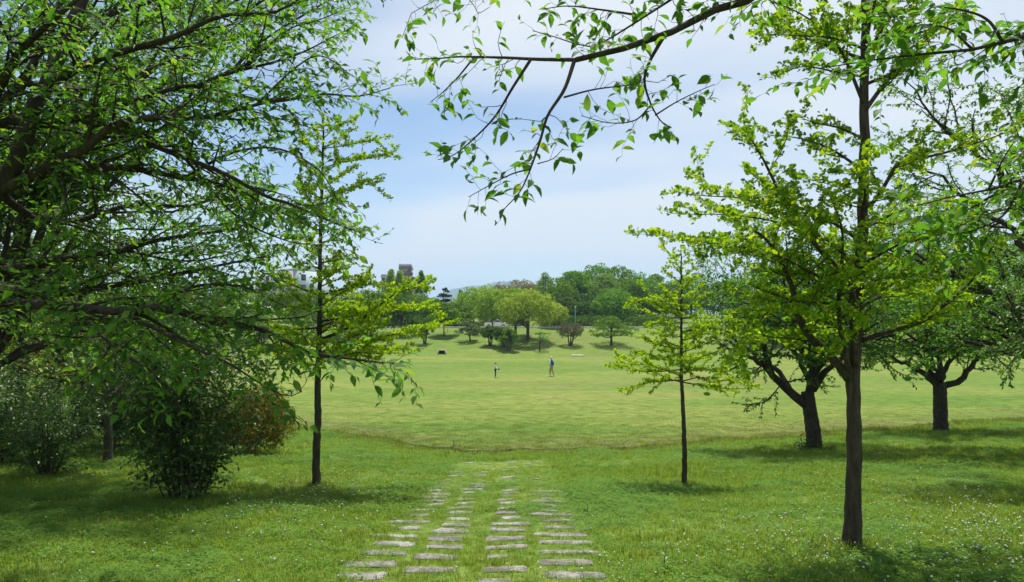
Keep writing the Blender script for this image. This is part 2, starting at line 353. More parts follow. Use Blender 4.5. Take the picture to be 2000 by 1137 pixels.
# road along the top of the far bank
def build_road():
    asphalt = plain_mat('road_surface', (0.33, 0.31, 0.28), 0.9, 0.15, 1.5)
    xs = np.linspace(-150, 150, 61)
    V = np.r_[np.c_[xs, np.full(61, 123.0), np.full(61, 3.70)], np.c_[xs, np.full(61, 129.5), np.full(61, 3.70)]]
    q = [(i, i+1, 62+i, 61+i) for i in range(60)]
    tag(obj_np('road', V, [np.array(q)], asphalt), 'pale road along the top of the far bank', kind='structure')
    kerb = plain_mat('kerb_concrete', (0.50, 0.48, 0.45), 0.85, 0.12, 3)
    k = empty('kerb', (0, 122.85, 3.6)); tag(k, 'pale concrete kerb edging the road above the bank', kind='structure')
    me = None
    for i in range(60):
        if me is None:
            o = MB().box((0, 0, 0.13), (4.0, 0.28, 0.36)).build('kerb_stone', kerb, k); me = o.data
        else: o = link('kerb_stone', me, k)
        o.location = (-120 + i*4.02, 0, 0)
build_road()

# far blue mountains
def build_mountains():
    xs = np.linspace(-5200, 5200, 241)
    def h(x):
        v = 150 + 55*np.sin(x/900+0.4) + 34*np.sin(x/370+1.2) + 16*np.sin(x/150) + 7*np.sin(x/61+2) + 4*np.sin(x/27)
        v = v + 105*np.exp(-((x+230)/420)**2) - 60*np.exp(-((x+900)/260)**2)
        return np.maximum(v, 40)
    rows = []
    for k, (dy, fz) in enumerate(((-700, 0.0), (-480, 0.35), (-250, 0.66), (-90, 0.9), (0, 1.0), (250, 0.6), (700, 0.0))):
        z = h(xs)*fz*(1 + (0.06*np.sin(xs/83+k*2.1) if 0 < fz < 1 else 0)) - (3 if fz == 0 else 0)
        rows.append(np.c_[xs, np.full_like(xs, 5200+dy) + 40*np.sin(xs/130+k), z])
    V = np.concatenate(rows); n = len(xs)
    q = [(r*n+i, r*n+i+1, (r+1)*n+i+1, (r+1)*n+i) for r in range(6) for i in range(n-1)]
    m = plain_mat('mountain_forest', (0.05, 0.085, 0.04), 0.95, 0.35, 0.01, 0.05)
    tag(obj_np('mountain', V, [np.array(q)], m, smooth=True), 'distant wooded mountain ridge fading to blue', kind='structure')
build_mountains()

# ---------------------------------------------------------------- tree engine
LEAF = {}
def templates():
    mid = [(-0.22,0,0), (0,0,0.0), (0.2,0,0.035), (0.5,0,0.05), (0.8,0,0.0), (1.05,0,-0.10)]
    side = [(0.2,0.19,0.09), (0.48,0.25,0.12), (0.78,0.14,0.04)]
    V = mid + side + [(a, -b, c) for a, b, c in side] + [(-0.22, 0.014, 0), (0, 0.014, 0)]
    q, t = [], []
    for o, flip in ((6, 0), (9, 1)):
        qq = [(2, 3, o+1, o), (3, 4, o+2, o+1)]; tt = [(1, 2, o), (4, 5, o+2)]
        if flip: qq = [x[::-1] for x in qq]; tt = [x[::-1] for x in tt]
        q += qq; t += tt
    q.append((0, 1, 13, 12))
    LEAF['cherry_hi'] = (np.array(V), np.array(q), np.array(t))
    LEAF['cherry'] = (np.array([(0,0,0), (0.45,0.24,0.09), (1,0,-0.06), (0.45,-0.24,0.09), (0.5, 0, 0.0)]), np.zeros((0,4),int), np.array([(0,4,1), (4,2,1), (0,3,4), (4,3,2)]))
    LEAF['lo'] = (np.array([(0,0,0), (0.45,0.26,0.06), (1,0,-0.05), (0.45,-0.26,0.06)]), np.zeros((0,4),int), np.array([(0,2,1), (0,3,2)]))
    a = np.radians([-62, -35, -6, 0, 6, 35, 62]); r = np.array([0.78, 0.98, 1.0, 0.80, 1.0, 0.98, 0.78])
    V = [(0, -0.02, 0), (0, 0.02, 0), (0.42, 0, 0)] + [(0.42 + 0.62*rr*math.cos(x), 0.80*rr*math.sin(x), 0.06*abs(math.sin(x*2))) for x, rr in zip(a, r)]
    LEAF['ginkgo'] = (np.array(V), np.zeros((0,4),int), np.array([(0, 2, 1)] + [(2, 3+i, 4+i) for i in range(6)]))
    LEAF['ginkgo_lo'] = (np.array([(0.1,0,0), (0.75,-0.52,0.05), (1.0,0,-0.04), (0.75,0.52,0.05)]), np.zeros((0,4),int), np.array([(0,1,2), (0,2,3)]))
    V = [(0,0,0)]; 
    for ang, rr in ((-100,.55),(-75,.3),(-50,.85),(-25,.35),(0,1.0),(25,.35),(50,.85),(75,.3),(100,.55)):
        V.append((0.2+rr*0.8*math.cos(math.radians(ang)), rr*0.8*math.sin(math.radians(ang)), 0.0))
    LEAF['maple'] = (np.array(V), np.zeros((0,4),int), np.array([(0, 1+i, 2+i) for i in range(8)]))
templates()
def leaf_basis(X, Zg):
    X = nrm(X); Y = nrm(np.cross(Zg, X)); Z = np.cross(X, Y)
    return np.stack([X, Y, Z], axis=-1)            # columns
def leaf_mesh(name, kind, pos, B, size, mat, parent, origin):
    tv, tq, tt = LEAF[kind]
    n, k = len(pos), len(tv)
    V = np.einsum('nij,kj->nki', B * size[:, None, None], tv) + (pos - origin)[:, None, :]
    off = (np.arange(n) * k)[:, None, None]
    Fs = []
    if len(tq): Fs.append((tq[None] + off).reshape(-1, 4))
    if len(tt): Fs.append((tt[None] + off).reshape(-1, 3))
    o = obj_np(name, V.reshape(-1, 3), Fs, mat, parent, smooth=(kind == 'cherry_hi'))
    o['kind'] = 'stuff'
    return o
def in_view(pos, margin=0.0):
    x = pos[:, 0] / np.maximum(pos[:, 1], 0.1); z = (pos[:, 2] - CZ) / np.maximum(pos[:, 1], 0.1)
    return (pos[:, 1] > 0.5) & (np.abs(x) < 0.714 - margin) & (z < 625/F - margin) & (z > -512/F + margin)
class Skel:
    """a set of branches that share point count"""
    def __init__(s, Pt, R): s.P = Pt; s.R = R
    @property
    def len(s): return np.linalg.norm(np.diff(s.P, axis=1), axis=2).sum(axis=1)
def guides(gs, n=22):
    return Skel(np.stack([spline(g[0], n) for g in gs]), np.stack([np.linspace(g[1], g[2], n) for g in gs]))
def px_guide(pts, r0, r1):
    return ([P(*p) for p in pts], r0, r1)
def sample(S, idx, t):
    n = S.P.shape[1]; f = t * (n - 1); i = np.clip(f.astype(int), 0, n - 2); w = (f - i)[:, None]
    p = S.P[idx, i]*(1-w) + S.P[idx, i+1]*w
    T = nrm(S.P[idx, i+1] - S.P[idx, i]); r = S.R[idx, i]*(1-w[:, 0]) + S.R[idx, i+1]*w[:, 0]
    return p, T, r
def children(S, rng, spacing, t0, t1, lenf, ang=50, asd=12, flat=0.5, n=6, wander=0.12, trop=(0, 0, 0), rr=0.55, rmin=0.003, rmax=1.0, tip=0.35):
    Ls = S.len; cnt = np.maximum(np.round(Ls*(t1-t0)/spacing + rng.uniform(-.4, .4, len(Ls))), 1).astype(int)
    idx = np.repeat(np.arange(len(Ls)), cnt); k = np.concatenate([np.arange(c) for c in cnt])
    t = t0 + (t1-t0)*(k + rng.uniform(0.1, 0.9, len(k)))/cnt[idx]
    p, T, r = sample(S, idx, t)
    up = np.array([0, 0, 1.0]); U = np.cross(T, up)
    bad = np.linalg.norm(U, axis=1) < 0.2
    if bad.any():
        a = rng.uniform(0, 6.28, bad.sum()); U[bad] = np.c_[np.cos(a), np.sin(a), 0*a]
    U = nrm(U); W = nrm(np.cross(U, T))
    phi = np.where(k % 2 == 0, 0, math.pi) + rng.normal(0, flat, len(k))
    a = np.radians(ang + rng.normal(0, asd, len(k)))
    d = nrm(np.cos(a)[:, None]*T + np.sin(a)[:, None]*(np.cos(phi)[:, None]*U + np.sin(phi)[:, None]*W))
    ln = lenf(t, Ls[idx]) * rng.uniform(0.65, 1.3, len(k))
    r0 = np.clip(r*rr, rmin, rmax)
    Pt = np.empty((len(k), n, 3)); Pt[:, 0] = p
    st = ln/(n-1)
    for s in range(1, n):
        d = nrm(d + rng.normal(0, wander, d.shape) + np.asarray(trop)/(n-1))
        Pt[:, s] = Pt[:, s-1] + d*st[:, None]
    R = r0[:, None]*np.linspace(1, tip, n)[None]
    return Skel(Pt, np.maximum(R, rmin*0.6))
def leaves_on(S, rng, spacing, size, t0=0.1, droop=0.4, out=0.7, per=1, jit=0.35, ssd=0.22, up=1.0):
    Ls = S.len; cnt = np.maximum(np.round(Ls*(1-t0)/spacing), 1).astype(int)*per
    idx = np.repeat(np.arange(len(Ls)), cnt); k = np.concatenate([np.arange(c) for c in cnt])
    t = np.clip(t0 + (1-t0)*(k + rng.uniform(0.2, 1.0, len(k)))/cnt[idx], 0, 1)
    p, T, _ = sample(S, idx, t)
    U = nrm(np.cross(T, np.array([0, 0, 1.0])) + 1e-4)
    sgn = np.where(k % 2 == 0, 1, -1)[:, None]
    X = nrm(0.55*T + sgn*out*U + np.array([0, 0, -droop]) + rng.normal(0, jit, T.shape))
    Z = nrm(np.array([0, 0, up]) + rng.normal(0, 0.45, T.shape))
    B = leaf_basis(X, Z)
    sz = size * np.clip(rng.normal(1, ssd, len(k)), 0.45, 1.5)
    return p, B, sz
def spurs_on(S, rng, spacing, size, t0=0.08, per=4, up=0.8):
    """ginkgo: tufts of fan leaves on short spurs"""
    Ls = S.len; cnt = np.maximum(np.round(Ls*(1-t0)/spacing), 1).astype(int)
    idx = np.repeat(np.arange(len(Ls)), cnt); k = np.concatenate([np.arange(c) for c in cnt])
    t = np.clip(t0 + (1-t0)*(k + rng.uniform(0.1, 1.0, len(k)))/cnt[idx], 0, 1)
    p, T, _ = sample(S, idx, t)
    p = np.repeat(p, per, axis=0) + rng.normal(0, size*0.16, (len(p)*per, 3))
    X = nrm(rng.normal(0, 1, (len(p), 3)) + np.array([0, 0, up]))
    Z = nrm(rng.normal(0, 0.7, p.shape) + np.array([0, 0, 0.7]))
    return p, leaf_basis(X, Z), size*np.clip(rng.normal(1, 0.22, len(p)), 0.5, 1.5)
def cat(ls): return tuple(np.concatenate([l[i] for l in ls]) for i in range(3))
def finish_tree(name, label, catg, base, trunk, limbs, twigs, leafset, kind, leafmat, bark, group=None, hero=0, hero_kind=None, ktrunk=12, foliage_kind_lo=None):
    """trunk/limbs: lists of (pts, radii); twigs: list of Skel; leafset: pos, basis, size"""
    base = np.asarray(base, float)
    root = empty(name, base); tag(root, label, catg, group)
    mb = MB()
    for pts, rad in trunk: mb.tube(pts, rad, ktrunk)
    mb.build('trunk', M[bark], root, True, base)
    for pts, rad in limbs:
        MB().tube(pts, rad, 7).build('limb', M[bark], root, True, base)
    if twigs:
        tv, tq, n = [], [], 0
        for S in twigs:
            V, q = tubes(S.P, S.R, 4 if S.R.max() > 0.012 else 3)
            tv.append(V); tq.append(q + n); n += len(V)
        o = obj_np('twigs', np.concatenate(tv) - base, [np.concatenate(tq)], M[bark], root, True); o['kind'] = 'stuff'
    if leafset is not None:
        pos, B, sz = leafset
        if hero:
            vis = in_view(pos); d = np.where(vis, np.linalg.norm(pos - np.array([0, 0, CZ]), axis=1)/sz, 1e9)
            order = np.argsort(d)[:hero]; order = order[d[order] < 1e8]
            tv, tq, tt = LEAF[hero_kind or kind]
            me = mesh_data('leaf', tv, [f for f in (tq, tt) if len(f)], M[leafmat], smooth=True)
            for i in order:
                lo = bpy.data.objects.new('leaf', me); COL.objects.link(lo); lo.parent = root
                mt = np.eye(4); mt[:3, :3] = B[i]*sz[i]; mt[:3, 3] = pos[i] - base
                lo.matrix_basis = Matrix(mt.tolist())
            keep = np.ones(len(pos), bool); keep[order] = False
            pos, B, sz = pos[keep], B[keep], sz[keep]
        leaf_mesh('foliage', kind, pos, B, sz, M[leafmat], root, base)
    return root

# ---- a broad crown built from lumps of leaves (far trees)
def clump_leaves(rng, centers, rads, per, size, upbias=0.3):
    n = len(centers); idx = np.repeat(np.arange(n), per)
    u = nrm(rng.normal(0, 1, (len(idx), 3)) + np.array([0, 0, upbias]))
    p = centers[idx] + u * (rads[idx] * rng.uniform(0.72, 1.06, len(idx)))[:, None] * np.array([1, 1, 0.8])
    Z = nrm(u + rng.normal(0, 0.45, u.shape)); X = nrm(np.cross(Z, rng.normal(0, 1, Z.shape)))
    return p - X*(size*0.5), leaf_basis(X, Z), size*np.clip(rng.normal(1, 0.25, len(idx)), 0.5, 1.6)
def far_tree(label, base, h, w, leafmat, seed, bole=0.22, style='dome', nclump=60, per=70, leaf=0.34, rc=0.2, trunk_r=None, lean=0.0, name='broadleaf_tree', catg='tree', group=None, bark='bark_grey', stems=1, sparse=0.0):
    rng = np.random.default_rng(seed)
    base = np.asarray(base, float); R = w/2; cz0 = h*bole; ch = h - cz0
    tr = trunk_r or max(0.10, h*0.020)
    top = base + np.array([lean*h, 0, 0])
    k = np.arange(nclump)
    if style == 'dome':
        u = (k + 0.5)/nclump; z = 1 - 1.55*u; th = k*2.399963 + rng.uniform(0, 6)
        rr = np.sqrt(np.maximum(1 - z*z, 0)); f = rng.uniform(0.62, 1.0, nclump)
        c = np.c_[rr*np.cos(th)*f*R*(1-rc*0.5), rr*np.sin(th)*f*R*(1-rc*0.5), (z*f*0.5 + 0.40)*ch*(1-rc*0.4)]
    elif style == 'layer':                       # flat sprays in tiers, as cherries and maples grow
        t = rng.uniform(0, 1, nclump)**0.8; th = rng.uniform(0, 6.283, nclump)
        prof = np.sin(np.clip(0.25 + 0.75*t, 0, 1)*math.pi)**0.6
        q = np.sqrt(rng.uniform(0.1, 1, nclump))
        c = np.c_[q*prof*np.cos(th)*R*0.9, q*prof*np.sin(th)*R*0.9, (t*0.9 - 0.10*q)*ch + 0.05*ch]
    elif style == 'spire':
        t = rng.uniform(0, 1, nclump); th = rng.uniform(0, 6.283, nclump); prof = np.sin((0.12+0.86*t)*math.pi)**0.7*(1-0.55*t)*1.25
        c = np.c_[prof*np.cos(th)*R*0.75, prof*np.sin(th)*R*0.75, t*ch*0.97]
    elif style == 'cone':
        t = rng.uniform(0, 1, nclump)**1.25; th = rng.uniform(0, 6.283, nclump)
        c = np.c_[(1-t)*np.cos(th)*R*0.85, (1-t)*np.sin(th)*R*0.85, t*ch*0.98]
    elif style == 'pine':
        t = np.sort(rng.uniform(0, 1, nclump)); t = np.round(t*6)/6 + rng.normal(0, 0.02, nclump); th = rng.uniform(0, 6.283, nclump)
        q = np.sqrt(rng.uniform(0.05, 1, nclump))*np.sin(np.clip(0.2+0.7*t, 0, 1)*math.pi)
        c = np.c_[q*np.cos(th)*R*0.95, q*np.sin(th)*R*0.95, t*ch*0.95]
    c = c + base + np.array([0, 0, cz0]) + np.outer((c[:, 2]+cz0)/h, [lean*h, 0, 0])
    rad = R*rc*rng.uniform(0.7, 1.35, nclump)*(1.0 if style != 'spire' else 1.2)
    flat = 0.55 if style in ('layer', 'pine') else 0.3
    ls = clump_leaves(rng, c, rad, per, leaf*1.12, flat)
    if style in ('layer', 'pine'):
        ci = np.repeat(c, per, axis=0); ls = (ci + (ls[0]-ci)*np.array([1.25, 1.25, 0.45]), ls[1], ls[2])
    if style == 'spire' or style == 'cone':
        ci = np.repeat(c, per, axis=0); ls = (ci + (ls[0]-ci)*np.array([0.8, 0.8, 1.5]), ls[1], ls[2])
    q = ls[0] - base; zt = np.percentile(q[:, 2], 99.7); f = (h - cz0)/max(zt - cz0, 0.1)
    fx = R/max(np.percentile(np.abs(q[:, 0] - lean*q[:, 2]), 98.5), 0.1)
    fx = min(max(fx, 0.7), 1.5)
    def stretch(v):
        v = v - base; k_ = np.c_[v[:, 0]*fx, v[:, 1]*fx, np.where(v[:, 2] > cz0, cz0 + (v[:, 2]-cz0)*f, v[:, 2])]; return k_ + base
    ls = (stretch(ls[0]), ls[1], ls[2]); c = stretch(c)
    trunk = []; limbs = []
    for s in range(stems):
        o = np.array([0, 0, 0.]) if stems == 1 else np.array([math.cos(s*2.4)*0.12, math.sin(s*2.4)*0.12, 0])
        sp = np.array([0, 0, 0.]) if stems == 1 else np.array([math.cos(s*2.4), math.sin(s*2.4), 0])*R*0.28
        hh = h*(bole+0.45) if style not in ('cone', 'spire', 'pine') else h*0.96
        pts = spline([base+o-np.array([0, 0, 0.15]), base+o*1.5+sp*0.35+np.array([lean*h*0.2, 0, hh*0.35]), base+sp+np.array([lean*h*0.6, 0, hh])], 9)
        r = tr*(1 if stems == 1 else 0.6)
        trunk.append((pts, r*np.r_[1.35, np.linspace(1.0, 0.35, 8)]))
    if style in ('dome', 'layer'):
        pick = rng.permutation(nclump)[:9]
        tp = trunk[0][0]
        for i in pick:
            a = tp[rng.integers(3, 6)]
            mid = (a + c[i])/2 + np.array([0, 0, -0.04*h])
            limbs.append((spline([a, mid, c[i]], 6), np.linspace(tr*0.5, tr*0.12, 6)))
    root = finish_tree(name, label, catg, base, trunk, [], [], ls, 'lo', leafmat, bark, group, ktrunk=8)
    if limbs:
        S = Skel(np.stack([l[0] for l in limbs]), np.stack([l[1] for l in limbs]))
        V, q = tubes(S.P, S.R, 5)
        o = obj_np('limbs', V - base, [q], M[bark], root, True); o['kind'] = 'stuff'
    return root

# ---------------------------------------------------------------- foreground trees
def build_left_cherry():
    rng = np.random.default_rng(11)
    base, _ = np.array([-5.05, 6.3, ground_at(-5.05, 6.3)]), 0
    G = px_guide
    fork = (-60, 430, 6.2)
    trunk_pts = [base + (0, 0, -0.2), base + (0.03, 0, 0.6), P(-95, 760, 6.25), P(-85, 600, 6.2), P(*fork), P(-5, 375, 6.05), P(40, 300, 6.0), P(62, 215, 6.05), P(90, 170, 6.1), P(130, 70, 6.2), P(165, -10, 6.3), P(200, -110, 6.4)]
    gs = [
        G([(-5, 375, 6.05), (60, 345, 5.95), (120, 312, 5.9), (165, 292, 5.8), (215, 250, 5.7), (290, 230, 5.6), (390, 230, 5.6), (500, 205, 5.5), (560, 190, 5.5)], .052, .008),
        G([(0, 372, 6.05), (80, 340, 6.1), (125, 329, 6.1), (190, 326, 6.15), (280, 332, 6.2), (360, 348, 6.3), (420, 357, 6.35), (520, 400, 6.4), (600, 440, 6.5)], .045, .006),
        G([(-80, 500, 6.2), (-60, 300, 6.3), (0, 241, 6.2), (60, 239, 6.15), (150, 233, 6.1), (220, 212, 6.05), (340, 172, 6.0), (385, 167, 5.95), (440, 144, 5.9), (480, 132, 5.9), (508, 85, 5.85), (521, 30, 5.8)], .050, .005),
        G([(162, 235, 6.1), (225, 252, 6.1), (280, 276, 6.05), (360, 308, 6.0), (440, 340, 5.9), (520, 384, 5.8), (560, 396, 5.75), (640, 430, 5.7), (705, 455, 5.6)], .032, .005),
        G([(385, 167, 5.95), (480, 190, 6.0), (540, 198, 6.1), (630, 184, 6.2), (700, 188, 6.2), (762, 172, 6.3)], .018, .004),
        G([(-60, 430, 6.2), (-40, 280, 6.4), (0, 205, 6.5), (42, 160, 6.5), (78, 100, 6.5), (110, 30, 6.5), (130, -60, 6.5)], .055, .025),
        G([(-85, 640, 6.2), (-40, 600, 6.0), (0, 592, 5.9), (120, 598, 5.7), (240, 609, 5.55), (296, 600, 5.5), (360, 612, 5.45), (420, 628, 5.4), (480, 636, 5.4), (532, 652, 5.35), (600, 688, 5.3), (680, 700, 5.2), (740, 708, 5.2), (782, 713, 5.15)], .055, .005),
        G([(-85, 600, 6.2), (-30, 566, 6.3), (0, 564, 6.3), (120, 573, 6.4), (200, 560, 6.5), (300, 545, 6.6), (420, 520, 6.7), (520, 500, 6.8)], .050, .006),
        G([(-75, 560, 6.2), (0, 530, 6.4), (80, 514, 6.5), (160, 500, 6.55), (240, 488, 6.6), (296, 472, 6.65), (360, 460, 6.7), (440, 450, 6.75), (500, 432, 6.8)], .048, .006),
        G([(240, 609, 5.55), (300, 640, 5.3), (380, 680, 5.1), (450, 712, 5.0), (510, 750, 4.95), (560, 774, 4.9), (590, 764, 4.9)], .018, .003),
        G([(90, 170, 6.1), (180, 120, 5.9), (260, 95, 5.8), (340, 72, 5.7), (430, 32, 5.7), (540, 22, 5.6), (610, -20, 5.6)], .040, .006),
        G([(440, 144, 5.9), (540, 120, 6.0), (600, 98, 6.1), (650, 72, 6.2), (686, 55, 6.2)], .014, .003),
        G([(120, 598, 5.7), (180, 640, 5.4), (240, 690, 5.2), (300, 730, 5.1), (350, 790, 5.0)], .022, .004),
        G([(130, 70, 6.2), (210, 30, 6.5), (300, 0, 6.7), (400, -40, 6.9)], .035, .006),
        G([(-60, 300, 6.3), (20, 130, 5.6), (80, 60, 5.2), (150, 0, 4.9), (220, -60, 4.7)], .045, .01),
        G([(42, 160, 6.5), (130, 175, 6.9), (230, 160, 7.2), (330, 120, 7.5), (460, 80, 7.7)], .035, .005),
        G([(-5, 375, 6.05), (60, 420, 6.4), (150, 430, 6.8), (260, 400, 7.1), (380, 400, 7.4), (480, 360, 7.6)], .040, .005),
        G([(360, 348, 6.3), (450, 300, 6.2), (540, 290, 6.1), (620, 330, 6.0), (660, 390, 5.9)], .015, .003),
        G([(500, 205, 5.5), (580, 130, 5.6), (630, 110, 5.7), (690, 150, 5.8)], .010, .003),
        G([(296, 600, 5.5), (380, 560, 5.4), (470, 560, 5.3), (560, 600, 5.2)], .016, .003),
        G([(160, 500, 6.55), (250, 540, 6.2), (350, 560, 6.0), (430, 590, 5.8)], .018, .003),
        G([(120, 598, 5.7), (200, 620, 6.2), (320, 640, 6.6), (440, 650, 7.0)], .018, .003),
        G([(0, 564, 6.3), (100, 600, 6.8), (220, 640, 7.2), (340, 690, 7.4)], .018, .003),
        G([(-85, 640, 6.2), (0, 640, 6.6), (100, 670, 7.0), (200, 700, 7.2)], .020, .003),
        G([(340, 172, 6.0), (430, 200, 6.6), (540, 230, 7.0), (640, 260, 7.2)], .016, .003),
        G([(480, 132, 5.9), (560, 60, 6.2), (620, 40, 6.4), (670, 20, 6.5)], .012, .003),
        G([(360, 308, 6.0), (460, 420, 6.3), (560, 470, 6.4), (650, 480, 6.4)], .014, .003),
        G([(240, 488, 6.6), (360, 510, 6.9), (470, 490, 7.2), (560, 450, 7.4)], .014, .003),
        # limbs out of the frame that shade the grass
        G([(-60, 430, 6.2), (-260, 330, 6.0), (-520, 260, 5.8), (-800, 240, 5.6)], .07, .01),
        G([(-60, 430, 6.2), (-160, 200, 5.2), (-260, -100, 4.4), (-300, -400, 3.9)], .07, .01),
        G([(-60, 430, 6.2), (-200, 300, 7.4), (-330, 260, 9.0), (-380, 250, 10.5)], .07, .01),
        G([(165, -10, 6.3), (160, -200, 6.9), (180, -380, 7.6)], .06, .01),
        G([(-60, 430, 6.2), (-150, 120, 7.6), (-180, -40, 9.4), (-170, -80, 11.2)], .07, .01),
        G([(-60, 430, 6.2), (-230, 200, 8.6), (-300, 120, 10.8), (-300, 100, 12.6)], .07, .01),
        G([(-60, 430, 6.2), (-300, 150, 6.4), (-560, 0, 6.8), (-760, -60, 7.2)], .06, .01),
    ]
    S = guides(gs, 24)
    L2 = children(S, rng, 0.115, 0.10, 1.0, lambda t, L: np.minimum(0.90, 0.36*L)*(1-0.55*t), 46, 14, 0.55, 8, 0.15, (0, 0, 0.04), 0.45, 0.003, 0.014)
    L3 = children(L2, rng, 0.095, 0.12, 1.0, lambda t, L: 0.30*(1-0.3*t), 45, 14, 0.7, 5, 0.15, (0, 0, -0.04), 0.55, 0.0022, 0.005)
    ls = cat([leaves_on(L2, rng, 0.055, 0.070, 0.2, 0.30, 0.7, ssd=.3), leaves_on(L3, rng, 0.045, 0.070, 0.05, 0.34, 0.7, ssd=.3)])
    tp = spline(trunk_pts, 40); tr = np.interp(np.linspace(0, 1, 40), [0, .06, .25, .5, .75, 1], [.30, .21, .16, .085, .062, .04])
    tr = tr*(1 + 0.05*np.sin(np.arange(40)*1.7))
    finish_tree('cherry_tree', 'foreground cherry tree spreading dark limbs in from the left edge', 'tree', base, [(tp, tr)],
                list(zip(S.P, S.R)), [L2, L3], ls, 'cherry', 'cherry', 'bark_cherry', hero=300, hero_kind='cherry_hi')
def build_overhang():
    rng = np.random.default_rng(23)
    base = np.array([3.7, 0.9, ground_at(3.7, 0.9)])
    G = px_guide
    top = base + np.array([-0.1, 0.1, 2.0])
    stem = P(1445, 0, 3.35)
    def W(first, pts, r0, r1): return ([np.array(f) for f in first] + [P(*p) for p in pts], r0, r1)
    main = W([top, (2.9, 1.5, 6.9), (2.1, 2.4, 7.15)], [(1520, -40, 3.3), (1440, 2, 3.35), (1400, 18, 3.35), (1300, 68, 3.35), (1200, 100, 3.35), (1125, 117, 3.35)], .050, .013)
    gs = [main,
        G([(1125, 117, 3.35), (1050, 116, 3.36), (990, 113, 3.4), (900, 111, 3.42), (860, 114, 3.45), (808, 116, 3.5)], .010, .002),
        G([(1297, 70, 3.35), (1268, 122, 3.3), (1259, 160, 3.28), (1272, 205, 3.25), (1292, 238, 3.22), (1312, 250, 3.2)], .010, .002),
        G([(1122, 118, 3.35), (1102, 175, 3.32), (1070, 225, 3.3), (1055, 275, 3.28), (1034, 335, 3.25), (1015, 375, 3.22), (985, 408, 3.2)], .010, .002),
        G([(1036, 117, 3.36), (1002, 170, 3.42), (965, 230, 3.45), (912, 283, 3.5), (880, 306, 3.5), (855, 312, 3.5)], .008, .0018),
        G([(1102, 190, 3.32), (1160, 175, 3.2), (1230, 166, 3.15), (1260, 160, 3.1)], .005, .0018),
        G([(1272, 205, 3.25), (1240, 235, 3.15), (1190, 240, 3.1), (1135, 226, 3.1)], .004, .0015),
        G([(1280, 225, 3.25), (1320, 200, 3.3), (1360, 180, 3.3), (1395, 165, 3.3)], .004, .0015),
        G([(1036, 330, 3.25), (1000, 340, 3.2), (960, 360, 3.2), (915, 385, 3.2)], .004, .0015),
        G([(1050, 320, 3.25), (1080, 310, 3.3), (1100, 290, 3.3)], .003, .0014),
        G([(925, 113, 3.42), (895, 150, 3.45), (865, 180, 3.5), (840, 200, 3.5)], .005, .0015),
        W([(2.1, 2.4, 7.15)], [(1340, -20, 3.5), (1305, 3, 3.55), (1260, 32, 3.6), (1200, 70, 3.65), (1150, 95, 3.7), (1110, 80, 3.7), (1040, 60, 3.7)], .016, .002),
        G([(1260, 32, 3.6), (1180, 20, 3.7), (1110, 12, 3.75), (1060, 18, 3.8)], .007, .002),
        W([(2.1, 2.4, 7.15)], [(1200, -60, 3.8), (1000, -50, 3.9), (900, -20, 3.9), (840, 5, 3.9), (800, 30, 3.9), (785, 75, 3.9)], .010, .0015),
        W([(2.1, 2.4, 7.15)], [(1560, -60, 3.7), (1500, -5, 3.7), (1460, 10, 3.7), (1430, 50, 3.7)], .007, .0015),
        G([(900, -20, 3.9), (925, 10, 3.8), (935, 25, 3.75), (955, 15, 3.7)], .003, .0014),
    ]
    right = [
        W([top, (3.5, 2.4, 6.4), ], [(2120, 30, 4.0), (2000, 72, 4.0), (1900, 97, 4.0), (1800, 106, 4.05), (1700, 118, 4.1), (1620, 131, 4.1)], .045, .003),
        W([top, (3.75, 2.8, 6.0)], [(2100, 320, 4.3), (2000, 350, 4.3), (1930, 372, 4.35), (1860, 384, 4.4), (1790, 402, 4.4)], .040, .003),
        G([(1960, 85, 4.0), (1930, 40, 4.0), (1880, 20, 4.0), (1800, 10, 4.0)], .010, .002),
        G([(1900, 97, 4.0), (1850, 55, 4.1), (1780, 50, 4.2), (1720, 70, 4.2)], .008, .002),
        G([(1930, 372, 4.35), (1960, 310, 4.3), (1985, 270, 4.3)], .008, .002),
        G([(2000, 350, 4.3), (1960, 420, 4.2), (1900, 450, 4.2), (1840, 460, 4.2)], .010, .002),
        W([(3.75, 2.8, 6.0)], [(2090, 420, 4.5), (2000, 405, 4.6), (1920, 420, 4.7), (1850, 435, 4.7)], .020, .002),
    ]
    outside = [
        ([top, np.array([3.2, -0.4, 6.6]), np.array([2.0, -1.8, 7.4])], .07, .01),
        ([top, np.array([4.8, 0.2, 6.8]), np.array([6.6, -0.4, 7.6])], .07, .01),
        ([top, np.array([4.6, 2.0, 7.2]), np.array([5.4, 4.0, 8.2])], .07, .01),
        ([top, np.array([3.4, 2.0, 7.6]), np.array([2.8, 3.8, 8.9])], .06, .01),
    ]
    S1 = guides(gs, 24); S2 = guides(right, 20); S3 = guides(outside, 20)
    nmain = 1
    A = children(S1, rng, 0.030, 0.30, 1.0, lambda t, L: 0.10 + 0.14*(1-t), 55, 18, 0.8, 6, 0.22, (0, 0, 0.10), 0.4, 0.0012, 0.0024)
    a_leaf = leaves_on(A, rng, 0.036, 0.056, 0.30, 0.28, 0.75, 1, 0.5, .32)
    A2 = children(S2, rng, 0.075, 0.25, 1.0, lambda t, L: 0.42*(1-0.3*t), 50, 16, 0.9, 6, 0.16, (0, 0, 0.1), 0.4, 0.002, 0.005)
    A2b = children(A2, rng, 0.085, 0.15, 1.0, lambda t, L: 0.20 + 0*t, 48, 14, 0.9, 5, 0.16, (0, 0, -0.1), 0.55, 0.0016, 0.003)
    b_leaf = cat([leaves_on(A2, rng, 0.055, 0.066, 0.2, .35, ssd=.3), leaves_on(A2b, rng, 0.042, 0.066, 0.1, .35, ssd=.3)])
